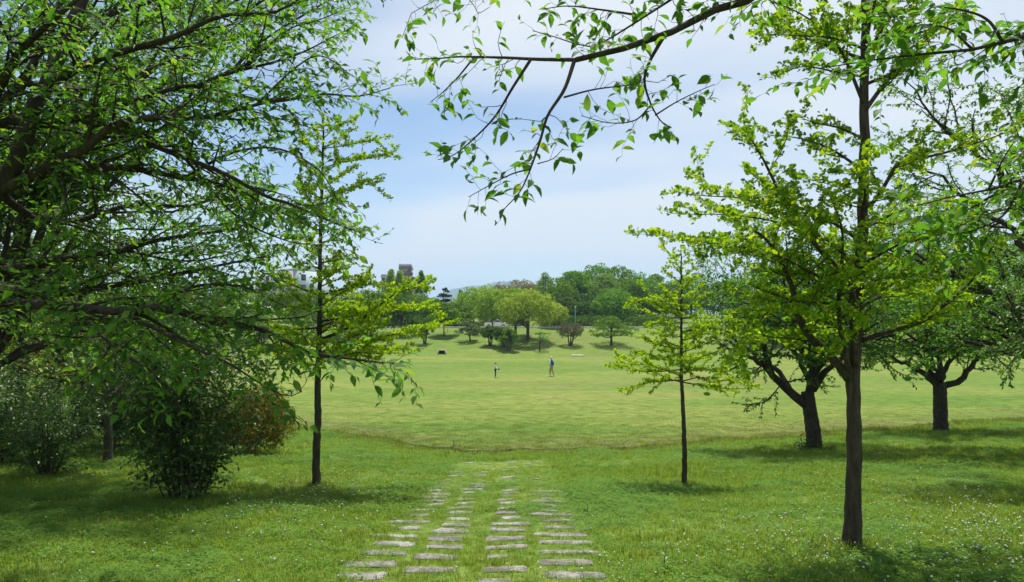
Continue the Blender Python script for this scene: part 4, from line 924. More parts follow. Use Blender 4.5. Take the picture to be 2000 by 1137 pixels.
# ---------------------------------------------------------------- far bank and woodland
def at(px, py, D):                       # ground point under pixel column px at distance D
    x = (px - PX0)/F*D; return np.array((x, D, ground_at(x, D)))
def ft(label, px, top, w, D, mat, seed, bole=0.12, py=None, **k):
    """tree with its top at pixel row top, w px wide, at distance D (or standing at pixel row py)"""
    if py is not None: base, D = hit(px, py, 60)
    else: base = at(px, 0, D)
    h = CZ + (HOR - top)/F*D - base[2]
    if k.get('group') == WOOD and k.get('style', 'dome') in ('dome', 'layer'): w *= 1.12
    return far_tree(label, base, h, w*D/F, mat, seed, bole, **k)
WOOD = 'woodland behind the road'
def build_far():
    # standing on the bank
    ft('slender many-stemmed young tree on the bank above the drain', 829, 634, 38, 0, 'far_mid', 101, 0.45, 672, style='layer', nclump=26, per=40, leaf=0.26, stems=4, trunk_r=0.14)
    ft('mid green tree beside the red banner', 867, 592, 58, 0, 'far_mid', 102, 0.35, 656, style='layer', nclump=60, per=60, rc=0.26)
    ft('leaning grey-green tree left of the dark pair on the bank', 919, 628, 50, 0, 'greygreen', 103, 0.36, 667, style='layer', nclump=34, per=45, lean=-0.25, leaf=0.25, trunk_r=0.13)
    ft('small grey-green tree behind the leaning tree on the bank', 933, 630, 24, 0, 'greygreen', 104, 0.4, 654, style='layer', nclump=14, per=30, leaf=0.22, trunk_r=0.07)
    ft('compact dark green tree, left of the low pair on the bank', 957, 638, 34, 0, 'far_dark', 105, 0.38, 675, style='layer', nclump=32, per=50, rc=0.3, stems=3, trunk_r=0.17)
    ft('low flat-topped dark tree, rear one of the pair on the bank', 983, 641, 40, 0, 'far_dark', 106, 0.42, 679, style='layer', nclump=32, per=50, rc=0.28, stems=3, trunk_r=0.17)
    ft('low flat-topped dark tree, front one of the pair on the bank', 994, 643, 40, 0, 'far_mid', 107, 0.42, 685, style='layer', nclump=30, per=50, rc=0.28, stems=2, trunk_r=0.15)
    ft('largest camphor tree with golden-green domed crown on the bank', 1031, 568, 106, 0, 'camphor_gold', 108, 0.30, 666, nclump=105, per=85, rc=0.20, trunk_r=0.27, leaf=0.30)
    ft('yellow-green camphor tree left of the largest one', 1007, 563, 74, 0, 'camphor', 109, 0.30, 656, nclump=80, per=80, rc=0.22, trunk_r=0.22, leaf=0.30)
    ft('camphor tree with drooping golden side crown, right of the largest one', 1082, 590, 56, 123.5, 'camphor_gold', 110, 0.2, nclump=50, per=70, rc=0.24, leaf=0.3)
    ft('camphor tree with pale green crown behind the low dark pair', 962, 566, 68, 121, 'camphor', 111, 0.05, nclump=70, per=80, rc=0.22, leaf=0.3)
    ft('thin sparse young tree standing alone in front of the camphors', 1054, 648, 40, 0, 'far_bright', 112, 0.45, 684, style='layer', nclump=12, per=32, rc=0.28, leaf=0.2, trunk_r=0.10)
    ft('rounded grey-brown tree with fine bare-looking twigs on the bank', 1114, 629, 50, 0, 'grey', 113, 0.30, 675, nclump=60, per=60, rc=0.22, leaf=0.16, stems=3, trunk_r=0.20, name='grey_tree')
    ft('spreading feathery green tree, rightmost on the open bank', 1194, 618, 82, 0, 'far_mid', 114, 0.34, 674, style='layer', nclump=52, per=60, rc=0.22, leaf=0.26, trunk_r=0.19)
    ft('tiny dark conifer seedling on the bank, left of the drain', 795, 668, 8, 0, 'pine', 115, 0.08, 683, style='cone', nclump=14, per=24, leaf=0.14, name='conifer_seedling')
    ft('little tree on the bank seen through the left ginkgo, right one', 764, 650, 26, 0, 'far_mid', 116, 0.45, 672, style='layer', nclump=14, per=30, leaf=0.24, trunk_r=0.06)
    ft('little tree on the bank seen through the left ginkgo, left one', 694, 648, 32, 0, 'far_mid', 117, 0.42, 677, style='layer', nclump=18, per=36, leaf=0.24, stems=3, trunk_r=0.10)
    ft('small multi-stem tree on the bank left of the left ginkgo', 546, 640, 52, 0, 'far_mid', 118, 0.38, 676, style='layer', nclump=34, per=50, leaf=0.26, stems=3, trunk_r=0.14)
    ft('small round tree on the bank, farthest left in the gap', 512, 636, 40, 0, 'far_dark', 119, 0.38, 673, style='layer', nclump=28, per=50, leaf=0.26, stems=3, trunk_r=0.14)
    # shade trees on the right bank behind the cherries
    ft('broad dark tree on the right bank behind the forked cherry', 1500, 590, 150, 0, 'far_dark', 120, 0.25, 668, style='layer', nclump=110, per=70, rc=0.2, trunk_r=0.3)
    ft('broad dark tree on the right bank behind the tall ginkgo', 1660, 585, 150, 0, 'far_dark', 121, 0.25, 672, style='layer', nclump=110, per=70, rc=0.2, trunk_r=0.3)
    ft('broad tree on the right bank behind the thick-trunked cherry', 1830, 580, 160, 0, 'far_mid', 122, 0.25, 670, style='layer', nclump=110, per=70, rc=0.2, trunk_r=0.3)
    for i, (px, top, w, py, mt, tx) in enumerate(((590, 592, 100, 664, 'far_mid', 'broad bank tree just left of the left ginkgo trunk'), (655, 590, 96, 660, 'far_dark', 'dark bank tree just right of the left ginkgo trunk'), (725, 588, 100, 657, 'far_mid', 'broad bank tree under the left ginkgo right-hand branches'), (785, 594, 84, 654, 'far_dark', 'dark bank tree left of the red banner'), (470, 590, 110, 664, 'far_mid', 'broad bank tree behind the bronze azalea'), (380, 588, 110, 666, 'far_dark', 'dark bank tree behind the tall shrub'))):
        ft(tx, px, top, w, 0, mt, 240+i, 0.22, py, style='layer', nclump=80, per=60, rc=0.22, leaf=0.3, trunk_r=0.2)
    # behind the road, right of centre
    W = dict(group=WOOD)
    ft('tallest dark green domed tree on the woodland skyline', 1166, 515, 66, 168, 'far_bright', 131, nclump=70, per=80, rc=0.24, leaf=0.42, **W)
    ft('domed tree just right of the tallest woodland tree', 1207, 520, 54, 172, 'far_mid', 132, nclump=60, per=70, rc=0.24, leaf=0.42, **W)
    ft('broad layered green tree left of the tallest woodland tree', 1122, 531, 92, 156, 'far_bright', 133, style='layer', nclump=110, per=75, rc=0.2, leaf=0.4, **W)
    ft('soft pale green tree below the tallest woodland tree', 1180, 536, 78, 152, 'far_pale', 134, style='layer', nclump=100, per=80, rc=0.22, leaf=0.34, **W)
    ft('bright green low dome at the road behind the feathery tree', 1200, 563, 82, 139, 'far_bright', 135, 0.06, nclump=80, per=85, rc=0.22, leaf=0.36, **W)
    ft('low dusky green thicket tree behind the lamp post', 1136, 590, 84, 140, 'far_dark', 136, 0.05, style='layer', nclump=90, per=70, rc=0.2, leaf=0.32, **W)
    ft('feathery pale tree poking above the golden camphors', 1066, 533, 52, 160, 'far_pale', 137, style='spire', nclump=110, per=40, rc=0.26, leaf=0.34, **W)
    ft('dark tree between the bright dome and the small ginkgo', 1244, 556, 58, 146, 'far_dark', 138, 0.05, nclump=60, per=75, rc=0.24, leaf=0.4, **W)
    ft('yellow-green tree top behind the small ginkgo, left side', 1238, 527, 56, 176, 'far_bright', 139, nclump=60, per=70, rc=0.24, leaf=0.42, **W)
    ft('pale feathery tree behind the small ginkgo top', 1280, 536, 66, 178, 'far_pale', 140, style='layer', nclump=70, per=70, rc=0.22, leaf=0.4, **W)
    ft('dark woodland tree behind the small ginkgo trunk', 1300, 560, 80, 150, 'far_dark', 141, 0.05, nclump=70, per=75, rc=0.24, leaf=0.4, **W)
    for i, (px, top, w, D, mt, tx) in enumerate(((1350, 535, 80, 172, 'far_mid', 'woodland tree first right of the small ginkgo'), (1410, 548, 90, 155, 'far_dark', 'dark woodland tree second right of the small ginkgo'),
            (1470, 535, 90, 170, 'far_mid', 'woodland tree third right of the small ginkgo'), (1545, 545, 100, 158, 'far_dark', 'dark woodland tree behind the forked cherry crown'), (1625, 535, 100, 168, 'far_mid', 'woodland tree left of the tall ginkgo trunk'),
            (1710, 545, 110, 158, 'far_dark', 'dark woodland tree right of the tall ginkgo trunk'), (1800, 535, 110, 168, 'far_mid', 'woodland tree left above the thick-trunked cherry'), (1900, 540, 120, 160, 'far_dark', 'dark woodland tree right above the thick-trunked cherry'), (1990, 530, 120, 168, 'far_mid', 'woodland tree at the right edge'))):
        ft(tx, px, top, w, D, mt, 150+i, 0.05, nclump=60, per=65, rc=0.26, leaf=0.45, **W)
    for i, (px, top, w, D, mt, tx) in enumerate(((1095, 545, 70, 150, 'far_mid', 'mid green tree between the feathery pale tree and the lamp post'), (1145, 540, 70, 162, 'far_dark', 'dark tree filling the gap left of the tallest woodland tree'), (1225, 545, 70, 158, 'far_mid', 'mid green tree above the bright low dome'), (1180, 575, 80, 144, 'far_dark', 'dark low tree left of the bright low dome'), (1265, 545, 70, 165, 'far_bright', 'bright tree behind the small ginkgo left branches'), (1100, 580, 60, 142, 'far_dark', 'dark tree right behind the golden side crown'), (1320, 545, 70, 175, 'far_bright', 'bright tree behind the small ginkgo right branches'))):
        ft(tx, px, top, w, D, mt, 220+i, 0.03, nclump=70, per=70, rc=0.26, leaf=0.40, **W)
    # brownish crowns on the skyline behind the camphors
    ft('brownish skyline crown, left one behind the camphors', 984, 553, 60, 215, 'brown', 161, 0.05, nclump=50, per=60, rc=0.25, leaf=0.5, **W)
    ft('brownish skyline crown, middle one behind the camphors', 1018, 547, 64, 220, 'brown', 162, 0.05, nclump=50, per=60, rc=0.25, leaf=0.5, **W)
    ft('brownish skyline crown, right one behind the camphors', 1046, 549, 56, 225, 'brown', 163, 0.05, nclump=50, per=60, rc=0.25, leaf=0.5, **W)
    # left of centre
    ft('pale green camphor crown, leftmost of the camphors', 925, 562, 72, 140, 'camphor', 170, 0.08, nclump=70, per=75, rc=0.24, leaf=0.36, **W)
    ft('yellow-green crown behind the leftmost camphor', 952, 557, 66, 150, 'camphor', 171, 0.06, nclump=60, per=75, rc=0.24, leaf=0.38, **W)
    ft('low mid green layered tree under the dark pine', 893, 590, 74, 134, 'far_mid', 172, 0.08, style='layer', nclump=80, per=70, rc=0.22, leaf=0.32, **W)
    ft('dark pine standing against the blue mountain', 866, 564, 40, 148, 'pine', 173, 0.05, style='pine', nclump=46, per=50, rc=0.25, leaf=0.34, name='pine_tree')
    ft('small dark pointed tree against the blue mountain', 899, 566, 15, 150, 'far_dark', 174, 0.05, style='cone', nclump=24, per=40, rc=0.3, leaf=0.34, name='conifer_tree')
    ft('bright green tree left of the dark pine', 846, 583, 62, 142, 'far_bright', 175, 0.06, style='layer', nclump=70, per=70, rc=0.22, leaf=0.36, **W)
    ft('narrow pointed conifer right of the brown tower', 823, 529, 26, 165, 'far_mid', 176, 0.05, style='spire', nclump=120, per=40, rc=0.3, leaf=0.34, name='conifer_tree')
    ft('feathery upright poplar in front of the brown tower, left one', 763, 526, 32, 160, 'poplar', 177, 0.05, style='spire', nclump=150, per=40, rc=0.26, leaf=0.32, name='poplar_tree')
    ft('feathery upright poplar in front of the brown tower, right one', 781, 529, 32, 158, 'poplar', 178, 0.05, style='spire', nclump=150, per=40, rc=0.26, leaf=0.32, name='poplar_tree')
    ft('shorter poplar at the foot of the brown tower', 798, 542, 24, 157, 'poplar', 179, 0.05, style='spire', nclump=130, per=40, rc=0.26, leaf=0.32, name='poplar_tree')
    for i, (px, top, w, D, mt, tx) in enumerate(((812, 575, 70, 146, 'far_mid', 'round woodland tree below the narrow conifer'), (765, 568, 84, 146, 'far_dark', 'dark woodland tree below the poplars'),
            (715, 566, 84, 152, 'far_mid', 'woodland tree right of the left ginkgo trunk'), (665, 575, 80, 148, 'far_dark', 'dark woodland tree just right of the left ginkgo trunk'), (605, 562, 90, 156, 'far_mid', 'woodland tree in front of the pale blue building, right'),
            (545, 566, 90, 150, 'far_dark', 'dark woodland tree in front of the pale blue building, left'), (480, 560, 100, 155, 'far_mid', 'woodland tree left of the pale blue building'), (400, 560, 110, 150, 'far_dark', 'dark woodland tree behind the left shrubs'),
            (310, 555, 110, 158, 'far_mid', 'woodland tree glimpsed through the left cherry, right'), (210, 555, 120, 152, 'far_dark', 'dark woodland tree glimpsed through the left cherry, middle'), (100, 550, 120, 158, 'far_mid', 'woodland tree glimpsed through the left cherry, left'), (0, 550, 120, 152, 'far_dark', 'dark woodland tree at the left edge'))):
        ft(tx, px, top, w, D, mt, 180+i, 0.05, nclump=60, per=65, rc=0.26, leaf=0.42, **W)
    for i, (px, w) in enumerate(((740, 90), (860, 80), (985, 90), (1090, 80), (1160, 90), (1270, 100))):
        tx = ('left of the bright green tree', 'behind the red banner', 'behind the low dark pair', 'behind the golden side crown', 'behind the lamp post foot', 'behind the small ginkgo foot')[i]
        ft('dark clipped hedge bush along the road, ' + tx, px, 614, w, 133, 'far_dark', 200+i, 0.0, nclump=50, per=55, rc=0.24, leaf=0.34, name='hedge_bush', catg='bush', group='hedge along the road')
build_far()

# ---------------------------------------------------------------- buildings, posts, drain, cars
def build_blue_building():
    wall = plain_mat('pale_blue_wall', (0.50, 0.58, 0.66), 0.8, 0.06, 0.4)
    pier = plain_mat('pink_pier', (0.55, 0.45, 0.42), 0.8, 0.06, 0.5)
    glass = plain_mat('dark_window', (0.05, 0.06, 0.08), 0.2, 0.1, 1, 0.5)
    roofm = plain_mat('roof_grey', (0.42, 0.44, 0.47), 0.8, 0.1, 0.5)
    D = 205; base = at(576, 0, D); top = CZ + (HOR-528)/F*D; h = top - base[2]
    r = empty('building', base); tag(r, 'pale blue apartment block with pinkish piers behind the left trees', 'building'); r.rotation_euler[2] = math.radians(-35)
    MB().box((-9, 7, h/2), (18, 14, h)).build('wall', wall, r)
    MB().box((-9, 7, h+0.25), (18.5, 14.5, 0.5)).build('roof', roofm, r)
    MB().box((-5, 8, h+1.3), (4, 5, 1.6)).build('penthouse', wall, r)
    for i in range(6):
        MB().box((-0.6 - i*3.4, -0.12, h/2), (0.7, 0.5, h-0.3)).build('pier', pier, r)
    for f in range(4):
        z = h - 1.9 - f*3.0
        if z < 2: break
        for i in range(5):
            w = MB().box((-2.3 - i*3.4, -0.03, z), (1.9, 0.14, 1.5)).build('window', glass, r)
            MB().box((-2.3 - i*3.4, -0.16, z-0.8), (2.1, 0.25, 0.1)).build('sill', roofm, w)
        MB().box((0.03, 3.0, z), (0.14, 1.6, 1.8)).build('window', glass, r)
def build_brown_tower():
    wall = plain_mat('brown_grey_wall', (0.15, 0.13, 0.14), 0.8, 0.06, 0.6)
    roofm = plain_mat('slate_purple_roof', (0.20, 0.19, 0.22), 0.85, 0.05, 0.6, 0.1)
    pale = plain_mat('tower_trim', (0.48, 0.47, 0.48), 0.7, 0.08, 0.6)
    glass = plain_mat('tower_window', (0.05, 0.055, 0.07), 0.25, 0.1, 1, 0.5)
    D = 262; base = at(776, 0, D); z = lambda py: CZ + (HOR-py)/F*D - base[2]; u = D/F
    r = empty('building', base); tag(r, 'brown grey apartment block with a square roofed tower', 'building')
    hb = z(542)
    MB().box((0, 6, hb/2), (64*u, 10, hb)).build('wall', wall, r)
    MB().box((0, 6, hb+0.2), (66*u, 10.8, 0.4)).build('parapet', pale, r)
    MB().box((-29*u, 4, hb+0.8), (12*u, 4, 1.2), taper=0.7).build('roof', roofm, r)
    tw = MB().box((13*u, 5, (hb+z(526))/2+0.2), (23*u, 4.4, z(526)-hb)).build('tower', wall, r)
    b = MB(); x = 12.6*u; y = 2.6; z0, z1 = z(526.2)+0.2, z(514.3)
    V = [(13*u-x, 5-y, z0), (13*u+x, 5-y, z0), (13*u+x, 5+y, z0), (13*u-x, 5+y, z0), (13*u-x*.98, 5-1.9, z1), (13*u+x*.88, 5-1.9, z1), (13*u+x*.88, 5+1.9, z1), (13*u-x*.98, 5+1.9, z1)]
    b.add(V, [(0,3,2,1),(4,5,6,7),(0,1,5,4),(1,2,6,5),(2,3,7,6),(3,0,4,7)]); b.build('tower_roof', roofm, r)
    MB().tube([(-0.5*u+0.2, 5, hb), (-0.5*u+0.2, 5, z(502))], [0.05, 0.03], 6).build('mast', pale, r)
    MB().tube([(33*u, 5, hb), (33*u, 5, z(524))], [0.05, 0.03], 6).build('mast', pale, r)
    for i in range(6):
        for f in range(4):
            w = MB().box((-28*u + i*11*u, 0.98, hb-1.9-f*3.0), (1.3, 0.12, 1.5)).build('window', glass, r)
            MB().box((-28*u + i*11*u, 0.9, hb-2.72-f*3.0), (1.5, 0.24, 0.1)).build('sill', pale, w)
    MB().box((5, 2.78, hb+1.5), (0.7, 0.1, 0.9)).build('window', glass, r)
def build_lamp():
    teal = plain_mat('teal_paint', (0.08, 0.30, 0.30), 0.45, 0.1, 4); gl = plain_mat('lamp_glass', (0.7, 0.72, 0.7), 0.3, 0.05, 4)
    base = np.array(((1123.5-PX0)/F*122.2, 122.2, 3.62)); h = CZ + (HOR-598)/F*122.2 - base[2]
    r = empty('lamp_post', base); tag(r, 'slim teal lamp post beside the road', 'lamp post')
    MB().tube([(0,0,-0.1), (0,0,0.5), (0,0,h-0.3)], [0.11, 0.08, 0.055], 10).build('post', teal, r, True)
    MB().tube([(0,0,-0.05), (0,0,0.35)], [0.16, 0.14], 10).build('base', teal, r)
    MB().tube([(0,0,h-0.32), (0,0,h-0.05)], [0.10, 0.17], 10).build('globe', gl, r, True)
    MB().tube([(0,0,h-0.05), (0,0,h)], [0.22, 0.10], 10).build('cap', teal, r)
def build_banner():
    red = plain_mat('red_banner_cloth', (0.50, 0.10, 0.05), 0.7, 0.15, 3); pole = plain_mat('banner_pole', (0.12, 0.10, 0.09), 0.6)
    D = 118; base = at(871, 0, D)
    r = empty('banner', base); tag(r, 'orange-red upright banner among the trees by the road', 'banner')
    MB().tube([(0.26,0,-0.2), (0.26,0,2.35)], [0.03, 0.025], 8).build('pole', pole, r)
    MB().tube([(-0.3,0,2.28), (0.3,0,2.28)], [0.02, 0.02], 8).build('crossbar', pole, r)
    n = 9; z = np.linspace(0.95, 2.25, n); V = []
    for s in (-0.012, 0.012):
        for zz in z:
            for x in np.linspace(-0.27, 0.24, 5): V.append((x, s + 0.03*math.sin(zz*3+x*5), zz))
    q = [(o+i*5+j, o+i*5+j+1, o+(i+1)*5+j+1, o+(i+1)*5+j) for o in (0, n*5) for i in range(n-1) for j in range(4)]
    obj_np('cloth', np.array(V), [np.array(q)], red, r, True)
def build_drain():
    con = plain_mat('drain_concrete', (0.36, 0.34, 0.31), 0.9, 0.2, 4, bump=0.4); dk = plain_mat('drain_mouth_shade', (0.03, 0.03, 0.03), 0.95)
    b, D = hit(863, 692, 60)
    r = empty('drain_outlet', b); tag(r, 'concrete drain outlet with dark mouth at the foot of the far bank', 'drain')
    MB().box((-0.52, 0.2, 0.18), (0.16, 0.9, 0.62)).build('side_wall', con, r); MB().box((0.52, 0.2, 0.18), (0.16, 0.9, 0.62)).build('side_wall', con, r)
    MB().box((0, 0.4, 0.53), (1.2, 0.6, 0.09)).build('lid', con, r); MB().box((0, 0.58, 0.2), (0.9, 0.1, 0.58)).build('shade_panel', dk, r)  # near-black panel paints in the shade inside the drain mouth
    b, D = hit(1128, 695.5, 60); white = plain_mat('white_slab_concrete', (0.72, 0.70, 0.66), 0.85, 0.08, 5)
    s = MB().box((0, 0, 0.07), (1.65, 0.4, 0.2)).build('concrete_slab', white); s.location = b; tag(s, 'white concrete slab lying at the far edge of the field', 'slab')
    md = s.modifiers.new('bevel', 'BEVEL'); md.width = 0.03
    b, D = hit(1231, 694, 60); wood = plain_mat('post_wood', (0.10, 0.085, 0.06), 0.9)
    r = empty('marker_post', b); tag(r, 'short dark marker post at the far edge of the field', 'post')
    MB().tube([(0,0,-0.1), (0,0,0.62)], [0.06, 0.055], 8).build('post', wood, r); MB().tube([(0,0,0.62), (0,0,0.67)], [0.065, 0.03], 8).build('cap', wood, r)
def build_car(label, x, y, paint):
    body = plain_mat('car_paint_' + label.split()[0], paint, 0.25, 0.02, 2, 0.5); glass = plain_mat('car_glass', (0.03, 0.035, 0.04), 0.08, 0.05, 2, 0.6)
    rub = plain_mat('tyre_rubber', (0.02, 0.02, 0.02), 0.9); rim = plain_mat('rim_metal', (0.5, 0.5, 0.5), 0.35, 0.05, 3, 0.5, 0.8)
    lampm = plain_mat('headlamp', (0.8, 0.8, 0.78), 0.15); red = plain_mat('tail_lamp', (0.45, 0.02, 0.02), 0.2)
    r = empty('parked_car', (x, y, 3.70)); tag(r, label, 'car', 'cars parked along the road')
    prof = [(-2.0,0.28),(-2.05,0.62),(-1.95,0.92),(-1.55,0.98),(-1.1,1.42),(0.55,1.45),(1.15,1.0),(1.85,0.88),(2.05,0.6),(2.02,0.28)]
    n = len(prof); V = [(a, -0.8, b) for a, b in prof] + [(a, 0.8, b) for a, b in prof]
    for i in (4, 5): V[i] = (V[i][0], -0.62, V[i][2]); V[n+i] = (V[n+i][0], 0.62, V[n+i][2])
    bm = bmesh.new(); vs = [bm.verts.new(v) for v in V]
    bm.faces.new(vs[:n][::-1]); bm.faces.new(vs[n:])
    for i in range(n): bm.faces.new((vs[i], vs[(i+1)%n], vs[n+(i+1)%n], vs[n+i]))
    bmesh.ops.recalc_face_normals(bm, faces=bm.faces); bmesh.ops.bevel(bm, geom=list(bm.edges), offset=0.05, segments=2, affect='EDGES')
    me = bpy.data.meshes.new('body'); bm.to_mesh(me); bm.free(); me.materials.append(body); link('body', me, r)
    for s in (-1, 1):
        y0, y1 = s*0.795, s*0.645
        for a, b2, c, d2 in ((-1.35, -0.35, -0.98, -0.35), (-0.25, 0.98, -0.25, 0.5)):
            V = [(a, y0, 1.0), (b2, y0, 1.0), (d2, y1, 1.38), (c, y1, 1.38)]
            V = np.array(V); V2 = V + np.array([0, s*0.012, 0])
            q = [(0,1,2,3), (4,5,6,7), (0,1,5,4), (1,2,6,5), (2,3,7,6), (3,0,4,7)]
            obj_np('side_window', np.r_[V, V2], [np.array(q)], glass, r)
    obj_np('windscreen', np.array([(1.12,-0.68,1.04),(1.12,0.68,1.04),(0.62,0.58,1.42),(0.62,-0.58,1.42),(1.15,-0.68,1.05),(1.15,0.68,1.05),(0.65,0.58,1.43),(0.65,-0.58,1.43)]), [np.array([(0,1,2,3),(4,5,6,7),(0,1,5,4),(1,2,6,5),(2,3,7,6),(3,0,4,7)])], glass, r)
    for sx in (-1.25, 1.25):
        for s in (-1, 1):
            w = MB().tube([(sx, s*0.62, 0.3), (sx, s*0.83, 0.3)], [0.31, 0.31], 18).build('wheel', rub, r)
            MB().tube([(sx, s*0.80, 0.3), (sx, s*0.845, 0.3)], [0.19, 0.19], 12).build('rim', rim, w)
    for s in (-1, 1):
        MB().box((2.0, s*0.55, 0.68), (0.12, 0.36, 0.15)).build('headlight', lampm, r); MB().box((-2.0, s*0.6, 0.75), (0.12, 0.26, 0.16)).build('tail_light', red, r)
build_blue_building(); build_brown_tower(); build_lamp(); build_banner(); build_drain()
build_car('white car parked on the road behind the low dark pair of trees', (969-PX0)/F*126.5, 126.5, (0.75, 0.75, 0.75))
#build_car('silver car parked on the road under the golden side crown', (1081-PX0)/F*126.8, 126.8, (0.35, 0.37, 0.40))

# ---------------------------------------------------------------- people
def skin_mesh(name, nodes, edges, mat, parent=None, sub=2):
    """nodes: list of (x,y,z,rx,ry)"""
    me = bpy.data.meshes.new(name); me.from_pydata([n[:3] for n in nodes], edges, [])
    o = bpy.data.objects.new(name, me); COL.objects.link(o)
    sk = o.modifiers.new('skin', 'SKIN'); sk.use_smooth_shade = True
    sv = me.skin_vertices[0].data if me.skin_vertices else None
    if sv is None:
        bpy.context.view_layer.objects.active = o
        bpy.ops.mesh.customdata_skin_add(); sv = me.skin_vertices[0].data
    for i, n in enumerate(nodes):
        sv[i].radius = (n[3], n[4]); sv[i].use_root = (i == 0)
    sb = o.modifiers.new('sub', 'SUBSURF'); sb.levels = sub; sb.render_levels = sub
    bpy.context.view_layer.update()
    ev = o.evaluated_get(bpy.context.evaluated_depsgraph_get())
    m2 = bpy.data.meshes.new_from_object(ev); m2.materials.clear(); m2.materials.append(mat)
    bpy.data.objects.remove(o); m2.name = name
    return link(name, m2, parent)
SKIN = plain_mat('skin', (0.50, 0.32, 0.23), 0.55, 0.05, 6)
def person(label, loc, rz, H, pose, cloth, hair, hat=None):
    """figure faces +x in its own frame; pose gives the joint positions in metres for a 1.7 m body"""
    r = empty('person', loc); r.rotation_euler[2] = rz; s = H/1.7; r.scale = (s, s, s); tag(r, label, 'person')
    J = pose; a = lambda k: np.array(J[k], float)
    pel, chest, neck, head = a('pelvis'), a('chest'), a('neck'), a('head')
    nodes = [(*pel, .10, .14), (*((pel+chest)/2), .095, .125), (*chest, .105, .15), (*neck, .055, .06), (*(neck+(head-neck)*.45), .05, .052), (*(head+np.array([.01,0,-.02])), .082, .068), (*(head+np.array([0,0,.06])), .078, .070)]
    edges = [(0,1),(1,2),(2,3),(3,4),(4,5),(5,6)]
    for sd_, sg in (('l', 1), ('r', -1)):
        sh, el, wr = a('sh_'+sd_), a('el_'+sd_), a('wr_'+sd_); hp, kn, an = a('hip_'+sd_), a('kn_'+sd_), a('an_'+sd_); toe = a('toe_'+sd_)
        hd = wr + nrm(wr-el)*0.075
        n = len(nodes)
        nodes += [(*sh, .058, .058), (*el, .042, .042), (*wr, .027, .027), (*hd, .022, .040)]; edges += [(2, n), (n, n+1), (n+1, n+2), (n+2, n+3)]
        n = len(nodes)
        nodes += [(*hp, .085, .085), (*kn, .056, .056), (*((kn*0.65+an*0.35)), .055, .055), (*an, .036, .036), (*toe, .030, .042)]; edges += [(0, n), (n, n+1), (n+1, n+2), (n+2, n+3), (n+3, n+4)]
    skin_mesh('body', nodes, edges, SKIN, r, 2)
    for sd_, sg in (('l', 1), ('r', -1)):           # hands: fingers and thumb
        el, wr = a('el_'+sd_), a('wr_'+sd_); f = nrm(wr-el); side = nrm(np.cross(f, [1, 0, 0.2])); nor = np.cross(side, f)
        mb = MB()
        for k, (o, ln) in enumerate(((-.030, .062), (-.010, .075), (.010, .080), (.030, .072))):
            p0 = wr + f*0.085 + side*o; p1 = p0 + f*ln*0.55; p2 = p1 + nrm(f + nor*0.5)*ln*0.5
            mb.tube([p0, p1, p2], [.0095, .0088, .0065], 6)
        t0 = wr + f*0.03 + side*0.032; mb.tube([t0, t0 + nrm(f+side*1.1)*0.035, t0 + nrm(f*1.4+side*0.7)*0.07], [.011, .010, .007], 6)
        mb.build('fingers', SKIN, r, True)
    mb = MB(); fh = head
    mb.tube([fh+(.075,0,.03), fh+(.098,0,-.01), fh+(.08,0,-.02)], [.008, .014, .008], 6); mb.build('nose', SKIN, r, True)
    for sg in (-1, 1):
        MB().ball(fh + (0.0, sg*0.072, 0.0), 0.03, 8, 6, (0.6, 0.35, 1)).build('ear', SKIN, r, True)
        MB().ball(fh + (0.078, sg*0.03, 0.03), 0.010, 6, 5).build('eye', plain_mat('eye_dark', (0.02, 0.015, 0.01), 0.3), r, True)
    MB().tube([fh+(.083,-.022,-.05), fh+(.088,0,-.052), fh+(.083,.022,-.05)], [.004,.006,.004], 5).build('mouth', plain_mat('lips', (0.40, 0.18, 0.15), 0.5), r)
    if hair:
        MB().ball(fh + (-0.014, 0, 0.045), 0.098, 14, 9, (1, 0.88, 0.86)).build('hair', plain_mat('hair', hair, 0.6, 0.3, 30), r, True)
    if hat:
        hm = plain_mat('cap_cloth', hat, 0.8); o = MB().ball(fh + (-0.005, 0, 0.075), 0.100, 14, 9, (1.02, 0.9, 0.75)).build('cap', hm, r, True)
        MB().tube([fh+(.06,-.05,.075), fh+(.13,-.03,.065), fh+(.14,0,.063), fh+(.13,.03,.065), fh+(.06,.05,.075)], [.012]*5, 6).build('brim', hm, o)
    # clothes
    tm = cloth['top']; topn = [(*(pel+np.array([0,0,.02])), .125, .165), (*((pel+chest)/2), .125, .16), (*chest, .128, .175), (*(neck-np.array([0,0,.03])), .072, .085)]; te = [(0,1),(1,2),(2,3)]
    for sd_ in 'lr':
        n = len(topn); sh, el, wr = a('sh_'+sd_), a('el_'+sd_), a('wr_'+sd_)
        topn += [(*sh, .078, .078), (*el, .062, .062), (*(el+(wr-el)*cloth.get('sleeve', 0.95)), .048, .048)]; te += [(2, n), (n, n+1), (n+1, n+2)]
    t = skin_mesh(cloth.get('top_name', 'shirt'), topn, te, tm, r, 2)
    if 'front' in cloth:
        mb = MB(); up = nrm(chest-pel)
        pts = [pel + up*z_ + np.array([dx, 0, 0]) for z_, dx in ((-.05, .125), (.10, .128), (.28, .135), (.42, .128), (.47, .10))]
        mb.tube(pts, [.060, .058, .055, .050, .03], 10); mb.build('shirt_front', cloth['front'], r, True)
    bn = [(*(pel+np.array([0,0,.03])), .115, .15)]; be = []
    for sd_ in 'lr':
        n = len(bn); hp, kn, an = a('hip_'+sd_), a('kn_'+sd_), a('an_'+sd_)
        bn += [(*hp, .10, .10), (*kn, .075, .075), (*(an+nrm(kn-an)*0.02), .062, .062)]; be += [(0, n), (n, n+1), (n+1, n+2)]
    skin_mesh('trousers', bn, be, cloth['bottom'], r, 2)
